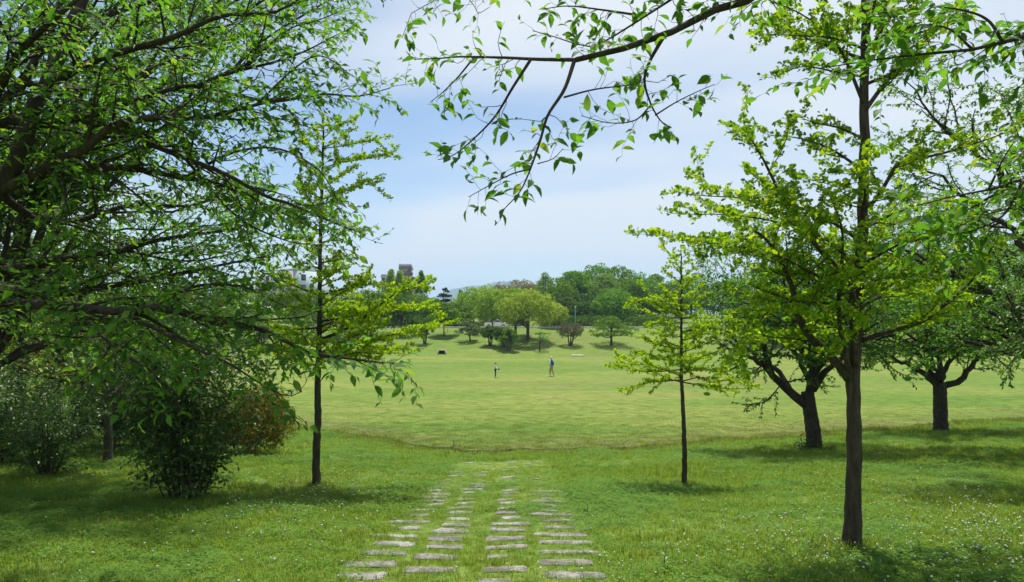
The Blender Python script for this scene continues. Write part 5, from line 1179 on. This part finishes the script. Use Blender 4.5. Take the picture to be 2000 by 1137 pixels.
    for sd_ in 'lr':
        an, toe = a('an_'+sd_), a('toe_'+sd_); d = nrm((toe-an)*np.array([1,1,0]) + 1e-6)
        sh = MB().tube([an + (0,0,-.035) - d*0.07, an + (0,0,-.035), toe*0.5+an*0.5 + (0,0,-.02), toe + d*0.05], [.038, .052, .050, .034], 10).build('shoe', cloth['shoes'], r, True)
    return r
STAND = dict(pelvis=(0,0,.92), chest=(0,0,1.26), neck=(.01,0,1.45), head=(.035,0,1.58), sh_l=(0,.17,1.39), sh_r=(0,-.17,1.39), hip_l=(0,.085,.88), hip_r=(0,-.085,.88))
def build_people():
    blue = plain_mat('blue_jacket', (0.015, 0.10, 0.36), 0.7, 0.15, 6); white = plain_mat('white_shirt', (0.70, 0.70, 0.72), 0.8, 0.05, 8)
    khaki = plain_mat('khaki_trousers', (0.36, 0.26, 0.13), 0.85, 0.12, 8); wsh = plain_mat('white_shoes', (0.6, 0.62, 0.66), 0.6)
    pale = plain_mat('pale_blue_shirt', (0.50, 0.58, 0.78), 0.8, 0.06, 8); navy = plain_mat('navy_trousers', (0.012, 0.03, 0.085), 0.85, 0.15, 8); bsh = plain_mat('blue_shoes', (0.10, 0.40, 0.55), 0.6)
    b, D = hit(1077.5, 735); print('man D', D)
    man = dict(STAND); man.update(el_l=(-.10,.26,1.13), wr_l=(.02,.27,.91), el_r=(.03,-.25,1.12), wr_r=(.16,-.24,.92), kn_l=(-.02,.09,.48), an_l=(-.20,.09,.10), toe_l=(-.06,.10,.035), kn_r=(.14,-.085,.49), an_r=(.10,-.085,.085), toe_r=(.25,-.095,.035))
    person('older person walking left in blue jacket, pale cap and khaki trousers', b, math.radians(195), 1.74, man, dict(top=blue, top_name='jacket', bottom=khaki, shoes=wsh, front=white), (0.45, 0.45, 0.45), (0.55, 0.57, 0.60))
    b, D = hit(967.5, 737); print('boy D', D)
    boy = dict(STAND); boy.update(el_l=(.05,.23,1.14), wr_l=(.24,.10,1.00), el_r=(.08,-.22,1.13), wr_r=(.30,-.10,.98), kn_l=(.02,.09,.48), an_l=(-.02,.09,.08), toe_l=(.13,.10,.035), kn_r=(.03,-.09,.48), an_r=(.0,-.09,.08), toe_r=(.15,-.10,.035))
    person('child facing right in pale blue shirt and navy trousers', b, math.radians(-8), 1.30, boy, dict(top=pale, bottom=navy, shoes=bsh), (0.03, 0.022, 0.018))
    # baseball glove on the child's right hand
    s = 1.30/1.7; g = MB(); c = np.array((.37, -.085, .93))*s; leather = plain_mat('black_leather', (0.012, 0.012, 0.012), 0.5)
    ge = empty('baseball_glove', b); ge.rotation_euler[2] = math.radians(-8); tag(ge, 'black baseball glove held by the child', 'glove')
    g.ball(c, 0.085, 12, 8, (1, .55, .9)); g.build('palm', leather, ge, True)
    for k in range(4):
        p0 = c + np.array([.04, (k-1.5)*.022, .02]); MB().tube([p0, p0+(.06,0,.03), p0+(.10,0,.0)], [.022,.02,.014], 8).build('finger', leather, ge, True)
    MB().tube([c+(0,.03,.04), c+(.05,.05,.09), c+(.08,.04,.08)], [.024,.02,.014], 8).build('thumb', leather, ge, True)
    b2, D = hit(1067, 736)
    ball = MB().ball((0,0,0), 0.05, 14, 10).build('ball', white, None, True); ball.location = b2 + np.array([0,0,0.05]); tag(ball, 'small white ball on the grass beside the older walker', 'ball')
    sm = plain_mat('ball_seam', (0.45, 0.05, 0.05), 0.7)
    th = np.linspace(0, 2*math.pi, 24); seam = [(0.0495*math.cos(t)*math.cos(.5*math.sin(2*t)), 0.0495*math.sin(t)*math.cos(.5*math.sin(2*t)), 0.0495*math.sin(.5*math.sin(2*t))) for t in th]
    MB().tube(seam, [.002]*24, 4, False).build('seam', sm, ball)
    # someone sitting on the bank in the shade
    b, D = hit(1057, 664, 60); grey = plain_mat('grey_trousers', (0.35, 0.30, 0.27), 0.85)
    sit = dict(pelvis=(0,0,.14), chest=(-.10,0,.48), neck=(-.11,0,.67), head=(-.085,0,.80), sh_l=(-.11,.17,.61), sh_r=(-.11,-.17,.61), hip_l=(.04,.085,.12), hip_r=(.04,-.085,.12),
               el_l=(-.25,.24,.36), wr_l=(-.33,.24,.12), el_r=(-.05,-.25,.36), wr_r=(.18,-.16,.28), kn_l=(.44,.10,.22), an_l=(.82,.10,.09), toe_l=(.86,.11,.22), kn_r=(.43,-.10,.30), an_r=(.80,-.10,.09), toe_r=(.84,-.11,.22))
    person('seated person in white shirt resting in the shade on the bank', b, math.radians(-15), 1.68, sit, dict(top=white, bottom=grey, shoes=wsh), (0.03, 0.025, 0.02))
build_people()

# ---------------------------------------------------------------- stepping-stone path
STONES = []
def build_path():
    rng = np.random.default_rng(77)
    cols = [
        [(187,477,900,1),(230,548,825,1),(335,605,757,1),(410,655,700,1),(400,668,650,.7),(545,690,603,.7),(490,745,567,.8),(585,745,523,1),(600,790,492,.8),(622,820,463,.9),(635,850,437,.8),(665,850,412,.8),(720,875,393,.8),(710,828,373,.7),(750,860,351,.7),(800,875,312,.5),(850,960,282,.6),(880,950,260,.5),(955,1020,203,.7)],
        [(585,905,862,1.1),(650,918,782,1.1),(730,942,720,.9),(740,950,670,1),(765,980,625,1),(822,990,583,1),(850,990,545,.7),(855,1005,508,1),(862,1015,478,.8),(910,1020,449,.8),(920,1030,425,.7),(940,1020,385,.5),(950,1065,364,.6),(1000,1080,349,.6),(990,1085,334,.7),(1005,1095,280,.7),(1060,1105,258,.5),(1085,1125,210,.4)],
        [(1035,1245,930,.9),(1072,1342,858,1),(1098,1222,778,.6),(1087,1345,720,.8),(1088,1328,670,1),(1113,1330,615,1),(1115,1360,577,.9),(1190,1303,540,.7),(1145,1280,510,.8),(1160,1290,480,.7),(1162,1280,449,.6),(1160,1262,429,.8),(1180,1240,406,.6),(1190,1290,387,.7),(1190,1290,370,.8),(1205,1270,320,.5),(1182,1272,291,.8),(1190,1222,246,.9),(1215,1275,230,.5),(1220,1275,198,.6)],
        [(1460,1815,890,1.1),(1420,1740,818,.9),(1420,1775,750,.7),(1415,1750,690,.9),(1390,1710,642,.9),(1440,1645,597,.6),(1420,1635,555,.7),(1350,1625,517,.6),(1430,1530,495,.4),(1432,1525,464,.7),(1350,1570,440,.6),(1430,1495,424,.5),(1395,1480,400,.5),(1350,1560,378,.6),(1380,1450,333,.6),(1370,1430,300,.5),(1305,1380,208,.6),(1370,1425,200,.6)]]
    m, nt, N, L = new_mat('granite_slab')
    out = N.new('ShaderNodeOutputMaterial'); b = N.new('ShaderNodeBsdfPrincipled'); b.inputs['Roughness'].default_value = 0.85
    geo = N.new('ShaderNodeNewGeometry'); oi = N.new('ShaderNodeObjectInfo')
    n1 = N.new('ShaderNodeTexNoise'); n1.inputs['Scale'].default_value = 22; n1.inputs['Detail'].default_value = 7; n1.inputs['Roughness'].default_value = 0.75; L.new(geo.outputs['Position'], n1.inputs[0])
    n2 = N.new('ShaderNodeTexNoise'); n2.inputs['Scale'].default_value = 3.5; n2.inputs['Detail'].default_value = 4; L.new(geo.outputs['Position'], n2.inputs[0])
    r = ramp(N, [(0.32, (0.07, 0.06, 0.055)), (0.47, (0.175, 0.168, 0.160)), (0.66, (0.32, 0.312, 0.308))]); L.new(n1.outputs[0], r.inputs[0])
    r2 = ramp(N, [(0.36, (0.40, 0.39, 0.30)), (0.58, (1.12, 1.10, 1.07))]); L.new(n2.outputs[0], r2.inputs[0])
    mx = N.new('ShaderNodeMixRGB'); mx.blend_type = 'MULTIPLY'; mx.inputs[0].default_value = 1; L.new(r.outputs[0], mx.inputs[1]); L.new(r2.outputs[0], mx.inputs[2])
    r3 = ramp(N, [(0, (0.70, 0.70, 0.66)), (1, (1.08, 1.10, 1.10))]); L.new(oi.outputs['Random'], r3.inputs[0])
    mx2 = N.new('ShaderNodeMixRGB'); mx2.blend_type = 'MULTIPLY'; mx2.inputs[0].default_value = 1; L.new(mx.outputs[0], mx2.inputs[1]); L.new(r3.outputs[0], mx2.inputs[2])
    L.new(mx2.outputs[0], b.inputs['Base Color'])
    bp = N.new('ShaderNodeBump'); bp.inputs['Strength'].default_value = 0.7; bp.inputs['Distance'].default_value = 0.012; L.new(n1.outputs[0], bp.inputs['Height']); L.new(bp.outputs[0], b.inputs['Normal'])
    L.new(b.outputs[0], out.inputs[0])
    root = empty('path', (0, 8, ground_at(0, 8))); tag(root, 'path of rough granite stepping slabs in four columns', kind='structure')
    rb = np.array(root.location)
    def one(px0, px1, py, th):
        c, D = hit((px0+px1)/2, py); w = (px1-px0)/F*D*1.04; dp = 0.12 + 0.17*th*rng.uniform(0.85, 1.15)
        STONES.append((c[0], c[1], w/2, dp/2))
        n = 18; a = np.arange(n)/n*2*math.pi; ca, sa = np.cos(a), np.sin(a)
        ex = np.sign(ca)*np.abs(ca)**0.3*w/2*(1 + rng.normal(0, 0.022, n)); ey = np.sign(sa)*np.abs(sa)**0.4*dp/2*(1 + rng.normal(0, 0.09, n))
        ry = rng.normal(0, 0.02); ex, ey = ex*math.cos(ry)-ey*math.sin(ry), ex*math.sin(ry)+ey*math.cos(ry)
        rings = []
        for f, z in ((1.02, -0.10), (1.0, 0.000), (0.97, 0.011), (0.6, 0.013)):
            g = terrain(c[0]+ex*f, c[1]+ey*f)
            rings.append(np.c_[c[0]+ex*f, c[1]+ey*f, g + z + rng.normal(0, 0.004, n)])
        V = np.concatenate(rings + [[(c[0], c[1], ground_at(c[0], c[1])+0.013)]])
        q = [(k*n+i, k*n+(i+1)%n, (k+1)*n+(i+1)%n, (k+1)*n+i) for k in range(3) for i in range(n)]
        t = [(3*n+i, 3*n+(i+1)%n, 4*n) for i in range(n)]
        obj_np('stone_slab', V-rb, [np.array(q), np.array(t)], m, root, True)
    for col in cols:
        for x0, x1, y, th in col: one(600+x0/3.125, 600+x1/3.125, 840+y/3.125, th)
    for px0, px1, py in ((640, 745, 1152), (770, 890, 1166), (1075, 1195, 1150), (930, 1030, 1170)): one(px0, px1, py, 1)
build_path()

# ---------------------------------------------------------------- grass, clover and weeds on the near slope
def blade_mat(name, stops, trans, fac=0.4):
    return leaf_mat(name, stops, trans, fac, 0.8, 0.04)
def scatter(name, label, templ, pts, rots, scl, kind):
    """one stuff object: points that carry copies of the template meshes"""
    me = bpy.data.meshes.new(name); me.vertices.add(len(pts)); me.vertices.foreach_set('co', np.ascontiguousarray(pts, np.float32).ravel())
    for an, ty, data in (('rot', 'FLOAT_VECTOR', rots), ('scl', 'FLOAT', scl), ('pick', 'INT', kind)):
        at_ = me.attributes.new(an, ty, 'POINT')
        at_.data.foreach_set('vector' if ty == 'FLOAT_VECTOR' else 'value', np.ascontiguousarray(data, np.int32 if ty == 'INT' else np.float32).ravel())
    o = link(name, me); tag(o, label, kind='stuff')
    colx = bpy.data.collections.new(name + '_source')
    for i, t in enumerate(templ): colx.objects.link(t)
    ng = bpy.data.node_groups.new(name, 'GeometryNodeTree')
    ng.interface.new_socket('Geometry', in_out='INPUT', socket_type='NodeSocketGeometry'); ng.interface.new_socket('Geometry', in_out='OUTPUT', socket_type='NodeSocketGeometry')
    N, L = ng.nodes, ng.links
    gi, go = N.new('NodeGroupInput'), N.new('NodeGroupOutput'); ip = N.new('GeometryNodeInstanceOnPoints'); ci = N.new('GeometryNodeCollectionInfo')
    ci.inputs['Collection'].default_value = colx; ci.inputs['Separate Children'].default_value = True; ci.inputs['Reset Children'].default_value = True
    def na(n, ty):
        a = N.new('GeometryNodeInputNamedAttribute'); a.data_type = ty; a.inputs['Name'].default_value = n; return a.outputs['Attribute']
    m2p = N.new('GeometryNodeMeshToPoints')
    L.new(gi.outputs[0], m2p.inputs[0]); L.new(m2p.outputs[0], ip.inputs['Points']); L.new(ci.outputs[0], ip.inputs['Instance']); ip.inputs['Pick Instance'].default_value = True
    L.new(na('pick', 'INT'), ip.inputs['Instance Index']); L.new(na('rot', 'FLOAT_VECTOR'), ip.inputs['Rotation']); L.new(na('scl', 'FLOAT'), ip.inputs['Scale'])
    L.new(ip.outputs[0], go.inputs[0])
    md = o.modifiers.new('scatter', 'NODES'); md.node_group = ng
    return o
def tuft(name, rng, n, rad, h, w, mat, bend=0.5):
    V, T, Q = [], [], []
    for i in range(n):
        a = rng.uniform(0, 6.283); r = rad*math.sqrt(rng.uniform(0, 1)); x, y = r*math.cos(a), r*math.sin(a)
        d = rng.uniform(0, 6.283); dx, dy = math.cos(d), math.sin(d); hh = h*rng.uniform(0.5, 1.25); bb = bend*rng.uniform(0.2, 1.3)*hh; ww = w*rng.uniform(0.7, 1.3)
        k = len(V); px, py = -dy*ww/2, dx*ww/2
        V += [(x-px, y-py, -0.01), (x+px, y+py, -0.01), (x-px*.8+dx*bb*.35, y-py*.8+dy*bb*.35, hh*.6), (x+px*.8+dx*bb*.35, y+py*.8+dy*bb*.35, hh*.6), (x+dx*bb, y+dy*bb, hh*.92)]
        Q.append((k, k+1, k+3, k+2)); T.append((k+2, k+3, k+4))
    return bpy.data.objects.new(name, mesh_data(name, np.array(V), [np.array(Q), np.array(T)], mat))
def clover(name, rng, n, rad, h, size, mat):
    V, T = [], []
    for i in range(n):
        a = rng.uniform(0, 6.283); r = rad*math.sqrt(rng.uniform(0, 1)); c = np.array([r*math.cos(a), r*math.sin(a), h*rng.uniform(0.5, 1.1)]); a0 = rng.uniform(0, 6.283); s = size*rng.uniform(.7, 1.2)
        for j in range(3):
            t = a0 + j*2.094; u = np.array([math.cos(t), math.sin(t), rng.uniform(0, .25)]); v = np.array([-math.sin(t), math.cos(t), 0])
            k = len(V); V += [c, c+u*s*.6+v*s*.42, c+u*s, c+u*s*.6-v*s*.42]; T += [(k, k+3, k+2), (k, k+2, k+1)]
    return bpy.data.objects.new(name, mesh_data(name, np.array(V), [np.array(T)], mat))
def vnoise(x, y, seed):
    r = np.random.default_rng(seed); out = np.zeros_like(x)
    for f, a in ((0.25, 1), (0.6, .8), (1.3, .6), (2.7, .4)):
        for _ in range(3):
            t = r.uniform(0, 6.283); p = r.uniform(0, 6.283); out += a*np.sin((x*math.cos(t)+y*math.sin(t))*f*6.283/2.2+p)
    return out/4.2
def free(x, y):
    ok = np.ones(len(x), bool)
    for sx, sy, hw, hd in STONES:
        ok &= ~((np.abs(x-sx) < hw*0.93) & (np.abs(y-sy) < hd*(0.74 + 0.03*max(sy-9, 0))))
    return ok
def build_grass():
    rng = np.random.default_rng(99)
    g1 = blade_mat('grass_blade', [(0, (0.090, 0.155, 0.022)), (0.4, (0.150, 0.235, 0.034)), (0.8, (0.225, 0.300, 0.055)), (1, (0.38, 0.36, 0.16))], (1.6, 1.6, 0.7))
    g2 = blade_mat('fresh_blade', [(0, (0.14, 0.225, 0.022)), (1, (0.26, 0.35, 0.05))], (1.6, 1.6, 0.6))
    g3 = blade_mat('dry_blade', [(0, (0.095, 0.12, 0.022)), (0.6, (0.16, 0.145, 0.042)), (1, (0.13, 0.17, 0.03))], (1.3, 1.3, 0.8), 0.3)
    cl = blade_mat('clover_leaf', [(0, (0.075, 0.160, 0.028)), (1, (0.150, 0.260, 0.045))], (1.5, 1.6, 0.7), 0.35)
    T = [tuft('tuft_a', rng, 26, .10, .055, .0055, g1), tuft('tuft_b', rng, 26, .11, .075, .006, g1), tuft('tuft_c', rng, 24, .10, .06, .006, g2), clover('tuft_d', rng, 22, .11, .05, .017, cl), clover('tuft_e', rng, 22, .12, .065, .02, cl), tuft('tuft_f', rng, 20, .09, .12, .006, g1, .5), tuft('tuft_g', rng, 22, .13, .10, .008, g3, .6)]
    def area(d0, d1, dens):
        n = int(0.80*(d1**2-d0**2)*dens); y = np.sqrt(rng.uniform(d0**2, d1**2, n)); x = rng.uniform(-.80, .80, n)*y; return x, y
    xs, ys = [], []
    for d0, d1, de in ((3.5, 9, 210), (9, 14, 150), (14, 20, 90), (20, 36, 45)):
        x, y = area(d0, d1, de); xs.append(x); ys.append(y)
    x = np.concatenate(xs); y = np.concatenate(ys); s = y - edge(x)
    ok = (s < -0.2) & ~((np.abs(x-0.8) < 5.0) & (s > -1.1)) & free(x, y); x, y, s = x[ok], y[ok], s[ok]
    nz = vnoise(x, y, 3); r = rng.uniform(0, 1, len(x))
    pick = np.where(r < .30, 0, np.where(r < .52, 1, np.where(r < .72, 2, np.where(r < .88, 3, 4))))
    pick = np.where((nz > .35) & (r < .75), np.where(r < .4, 3, 4), pick)
    pick = np.where(((nz < -.62) & (r > .6)) | (r > .985), 5, pick)
    ditch = (s > -2.6) & (r < .55*np.exp(-((s+1.1)/1.1)**2)*2); pick = np.where(ditch, np.where(rng.uniform(0, 1, len(x)) < .55, 6, 5), pick)
    scl = rng.uniform(.6, 1.15, len(x))*(1 + np.clip((y-10)/26, 0, .6)) * (1 + .25*np.clip(vnoise(x, y, 8), -1, 1))
    onpath = (np.abs(x+0.25) < 1.15 + .01*y) & (y < 22); scl = np.where(onpath, scl*np.clip(.72 - .02*(y-8), .45, .8), scl)
    rots = np.c_[rng.normal(0, .12, len(x)), rng.normal(0, .12, len(x)), rng.uniform(0, 6.283, len(x))]
    print('tufts', len(x))
    scatter('grass', 'short grass and clover covering the near slope', T, np.c_[x, y, terrain(x, y)], rots, scl, pick)
    # rough tussocks along the field edge and weedy fringe
    n = 5600; x = rng.uniform(-30, 34, n); s = rng.normal(-1.2, 1.0, n); keep = (vnoise(x, s*2, 5) + rng.normal(0, .3, n) > -.05) & (s < .25) & ~((np.abs(x-0.8) < 4.5) & (s > -1.5) & (rng.uniform(0, 1, n) < .9)); x, s = x[keep], s[keep]; y = edge(x)+s
    rots = np.c_[rng.normal(0, .15, len(x)), rng.normal(0, .15, len(x)), rng.uniform(0, 6.283, len(x))]
    T2 = [tuft('rough_a', rng, 18, .12, .10, .008, g3, .7), tuft('rough_b', rng, 20, .13, .09, .008, g1, .7), tuft('rough_c', rng, 20, .12, .12, .008, g2, .6)]
    scatter('rough_grass', 'taller brownish rough grass along the edge of the field', T2, np.c_[x, y, terrain(x, y)], rots, rng.uniform(.5, 1.3, len(x))*(1 + .5*np.clip(vnoise(x, s, 12), -1, 1)), rng.choice(3, len(x), p=[.4, .3, .3]))
    n = 520; x = rng.uniform(-14, 18, n); s = rng.normal(.16, .16, n); keep = vnoise(x*2, x*0, 15) + rng.normal(0, .3, n) > .05; x, s = x[keep], s[keep]; y = edge(x)+s
    rots = np.c_[rng.normal(0, .2, len(x)), rng.normal(0, .2, len(x)), rng.uniform(0, 6.283, len(x))]
    scatter('bank_tussocks', 'uneven green tussocks hanging over the soil edge of the field', T2, np.c_[x, y, terrain(x, y)], rots, rng.uniform(.6, 1.5, len(x)), rng.choice(3, len(x), p=[.2, .4, .4]))
    # short tufts on the near part of the mown field
    n = 22000; y = 27 + rng.exponential(6.0, n); x = rng.uniform(-.78, .78, n)*y; s = y-edge(x); ok = (s > .25) & (y < 62); x, y = x[ok], y[ok]
    f1 = blade_mat('field_blade', [(0, (0.080, 0.135, 0.020)), (0.6, (0.12, 0.175, 0.03)), (1, (0.20, 0.19, 0.07))], (1.4, 1.4, 0.8), 0.35)
    T3 = [tuft('mown_a', rng, 20, .20, .022, .010, f1, .8), tuft('mown_b', rng, 20, .24, .03, .010, f1, .8)]
    rots = np.c_[0*x, 0*x, rng.uniform(0, 6.283, len(x))]
    scatter('field_grass', 'short mown grass tufts on the near part of the field', T3, np.c_[x, y, terrain(x, y)], rots, rng.uniform(.7, 1.4, len(x)), rng.integers(0, 2, len(x)))
    cx, cyy = [], []
    for bx, by, rr_, k_ in [(o.location.x, o.location.y, .16, 60) for o in COL.objects if o.name.startswith('ginkgo_tree')] + [(o.location.x, o.location.y, .42, 90) for o in COL.objects if o.name.startswith('cherry_tree') and o.location.y > 15]:
        a_ = rng.uniform(0, 6.283, k_); q_ = rr_ + rng.exponential(.10, k_); cx.append(bx + q_*np.cos(a_)); cyy.append(by + q_*np.sin(a_))
    cx = np.concatenate(cx); cyy = np.concatenate(cyy); rots = np.c_[rng.normal(0, .2, len(cx)), rng.normal(0, .2, len(cx)), rng.uniform(0, 6.283, len(cx))]
    T4 = [tuft('collar_a', rng, 16, .06, .13, .006, g1, .5), tuft('collar_b', rng, 14, .06, .10, .006, g3, .6)]
    scatter('trunk_grass', 'longer unmown grass round the tree trunks', T4, np.c_[cx, cyy, terrain(cx, cyy)], rots, rng.uniform(.6, 1.4, len(cx)), rng.integers(0, 2, len(cx)))
    # clover flowers
    wm = plain_mat('clover_flower', (0.62, 0.61, 0.54), 0.8, 0.12, 90); stm = plain_mat('flower_stem', (0.08, 0.15, 0.03), 0.7)
    def flower(name, r, h):
        mb = MB().ball((0, 0, h), r, 7, 5, (1, 1, .85)); V = np.concatenate(mb.V); Q = np.concatenate(mb.Q)
        sv, sq = tubes(np.array([[(0, 0, -.01), (.004, 0, h*.5), (0, 0, h-r*.5)]]), np.full((1, 3), .0022), 3)
        me = mesh_data(name, np.r_[V, sv], [np.r_[Q, sq+len(V)]], wm); me.materials.append(stm)
        mi = np.zeros(len(Q)+len(sq), np.int32); mi[len(Q):] = 1; me.polygons.foreach_set('material_index', mi)
        return bpy.data.objects.new(name, me)
    FT = [flower('flower_a', .0085, .085), flower('flower_b', .007, .07), flower('flower_c', .0105, .10)]
    pts = []
    for px, py, sx, sy, n in ((1880, 1010, 120, 55, 330), (1760, 960, 130, 35, 200), (1930, 1060, 70, 40, 200), (1560, 1070, 90, 28, 90), (1480, 1000, 90, 40, 110), (1450, 900, 110, 12, 70), (640, 965, 95, 28, 260), (600, 1010, 110, 40, 130), (700, 930, 60, 25, 60), (560, 950, 70, 14, 110), (300, 1090, 170, 40, 50), (1250, 1080, 130, 45, 60), (1750, 1100, 140, 30, 70), (250, 935, 60, 10, 40), (1620, 880, 120, 10, 50), (1200, 1120, 150, 15, 25), (900, 940, 150, 18, 30)):
        k = 0
        q = np.c_[rng.normal(px, sx, n), rng.normal(py, sy, n)]
        for a, b in q:
            if b < 860 or b > 1200: continue
            c, D = hit_fast(a, b)
            if c is not None: pts.append(c)
    pts = np.array(pts); ok = free(pts[:, 0], pts[:, 1]) & (pts[:, 1] - edge(pts[:, 0]) < -.5); pts = pts[ok]
    rots = np.c_[rng.normal(0, .25, len(pts)), rng.normal(0, .25, len(pts)), rng.uniform(0, 6.283, len(pts))]
    scatter('clover_flowers', 'scattered white clover flowers in the grass', FT, pts, rots, rng.uniform(.7, 1.2, len(pts)), rng.integers(0, 3, len(pts)))
def hit_fast(px, py):
    a = (px-PX0)/F; b = (HOR-py)/F; D = 12.0
    for _ in range(30):
        D2 = (CZ - float(terrain(a*D, D)))/max(-b, 1e-3); D = D*0.5 + D2*0.5
        if D > 60 or D < 2: return None, 0
    return np.array((a*D, D, float(terrain(a*D, D)))), D
build_grass()

def weed(label, px, py, h, seed, n=9):
    rng = np.random.default_rng(seed); b, D = hit(px, py); r = empty('weed', b); tag(r, label, 'weed')
    pts = spline([(0,0,-.02), (rng.normal(0,.02), rng.normal(0,.02), h*.5), (rng.normal(0,.05), rng.normal(0,.05), h)], 8)
    MB().tube(pts, np.linspace(.005, .002, 8), 5).build('stem', plain_mat('weed_stem', (0.09, 0.14, 0.03), 0.7), r, True)
    tv, tq, tt = LEAF['cherry_hi']; me = mesh_data('leaf', tv*np.array([1.0, .8, 1]), [tq, tt], M['weed'], True)
    for i in range(n):
        t = .1 + .85*i/n; p = pts[int(t*7)]; a = i*2.4
        X = np.array([[math.cos(a), math.sin(a), .7]]); B = leaf_basis(X, np.array([[0, 0, 1.0]]) - X*.2)[0]; o = link('leaf', me, r); s = (.055 + .05*(1-t))*h/.3
        mt = np.eye(4); mt[:3, :3] = B*s; mt[:3, 3] = p; o.matrix_basis = Matrix(mt.tolist())
M['weed'] = leaf_mat('weed_leaf', [(0, (0.07, 0.14, 0.02)), (1, (0.12, 0.20, 0.03))], (1.5, 1.5, .7), .4)
weed('upright pale green weed at the bottom right of the path', 1298, 1118, .30, 1, 12)
weed('small upright weed in the lit grass below the small ginkgo', 1441, 1022, .22, 2)
weed('broad-leaved weed in the clover right of the tall ginkgo', 1783, 1083, .20, 3)
weed('thin weed stalk in the shade below the tall shrub', 272, 1000, .34, 4, 7)
weed('pale weed in the dark shade at the left', 78, 960, .25, 5, 8)
weed('little weed tuft on the bank of the ditch, centre', 885, 872, .45, 6, 14)
weed('thin weed beside the right column of slabs', 1148, 1010, .25, 7, 8)

# ---------------------------------------------------------------- air
def build_haze():
    V = np.array([(-6000,-200,-4),(6000,-200,-4),(6000,9600,-4),(-6000,9600,-4),(-6000,-200,330),(6000,-200,330),(6000,9600,330),(-6000,9600,330)], float)
    m, nt, N, L = new_mat('haze_air'); out = N.new('ShaderNodeOutputMaterial'); v = N.new('ShaderNodeVolumePrincipled')
    v.inputs['Color'].default_value = (0.52, 0.74, 1.0, 1); v.inputs['Density'].default_value = 0.00020; v.inputs['Anisotropy'].default_value = 0.0
    L.new(v.outputs[0], out.inputs['Volume'])
    o = obj_np('haze', V, [np.array([(0,3,2,1),(4,5,6,7),(0,1,5,4),(1,2,6,5),(2,3,7,6),(3,0,4,7)])], m); tag(o, 'thin bluish summer haze', kind='stuff')
build_haze()
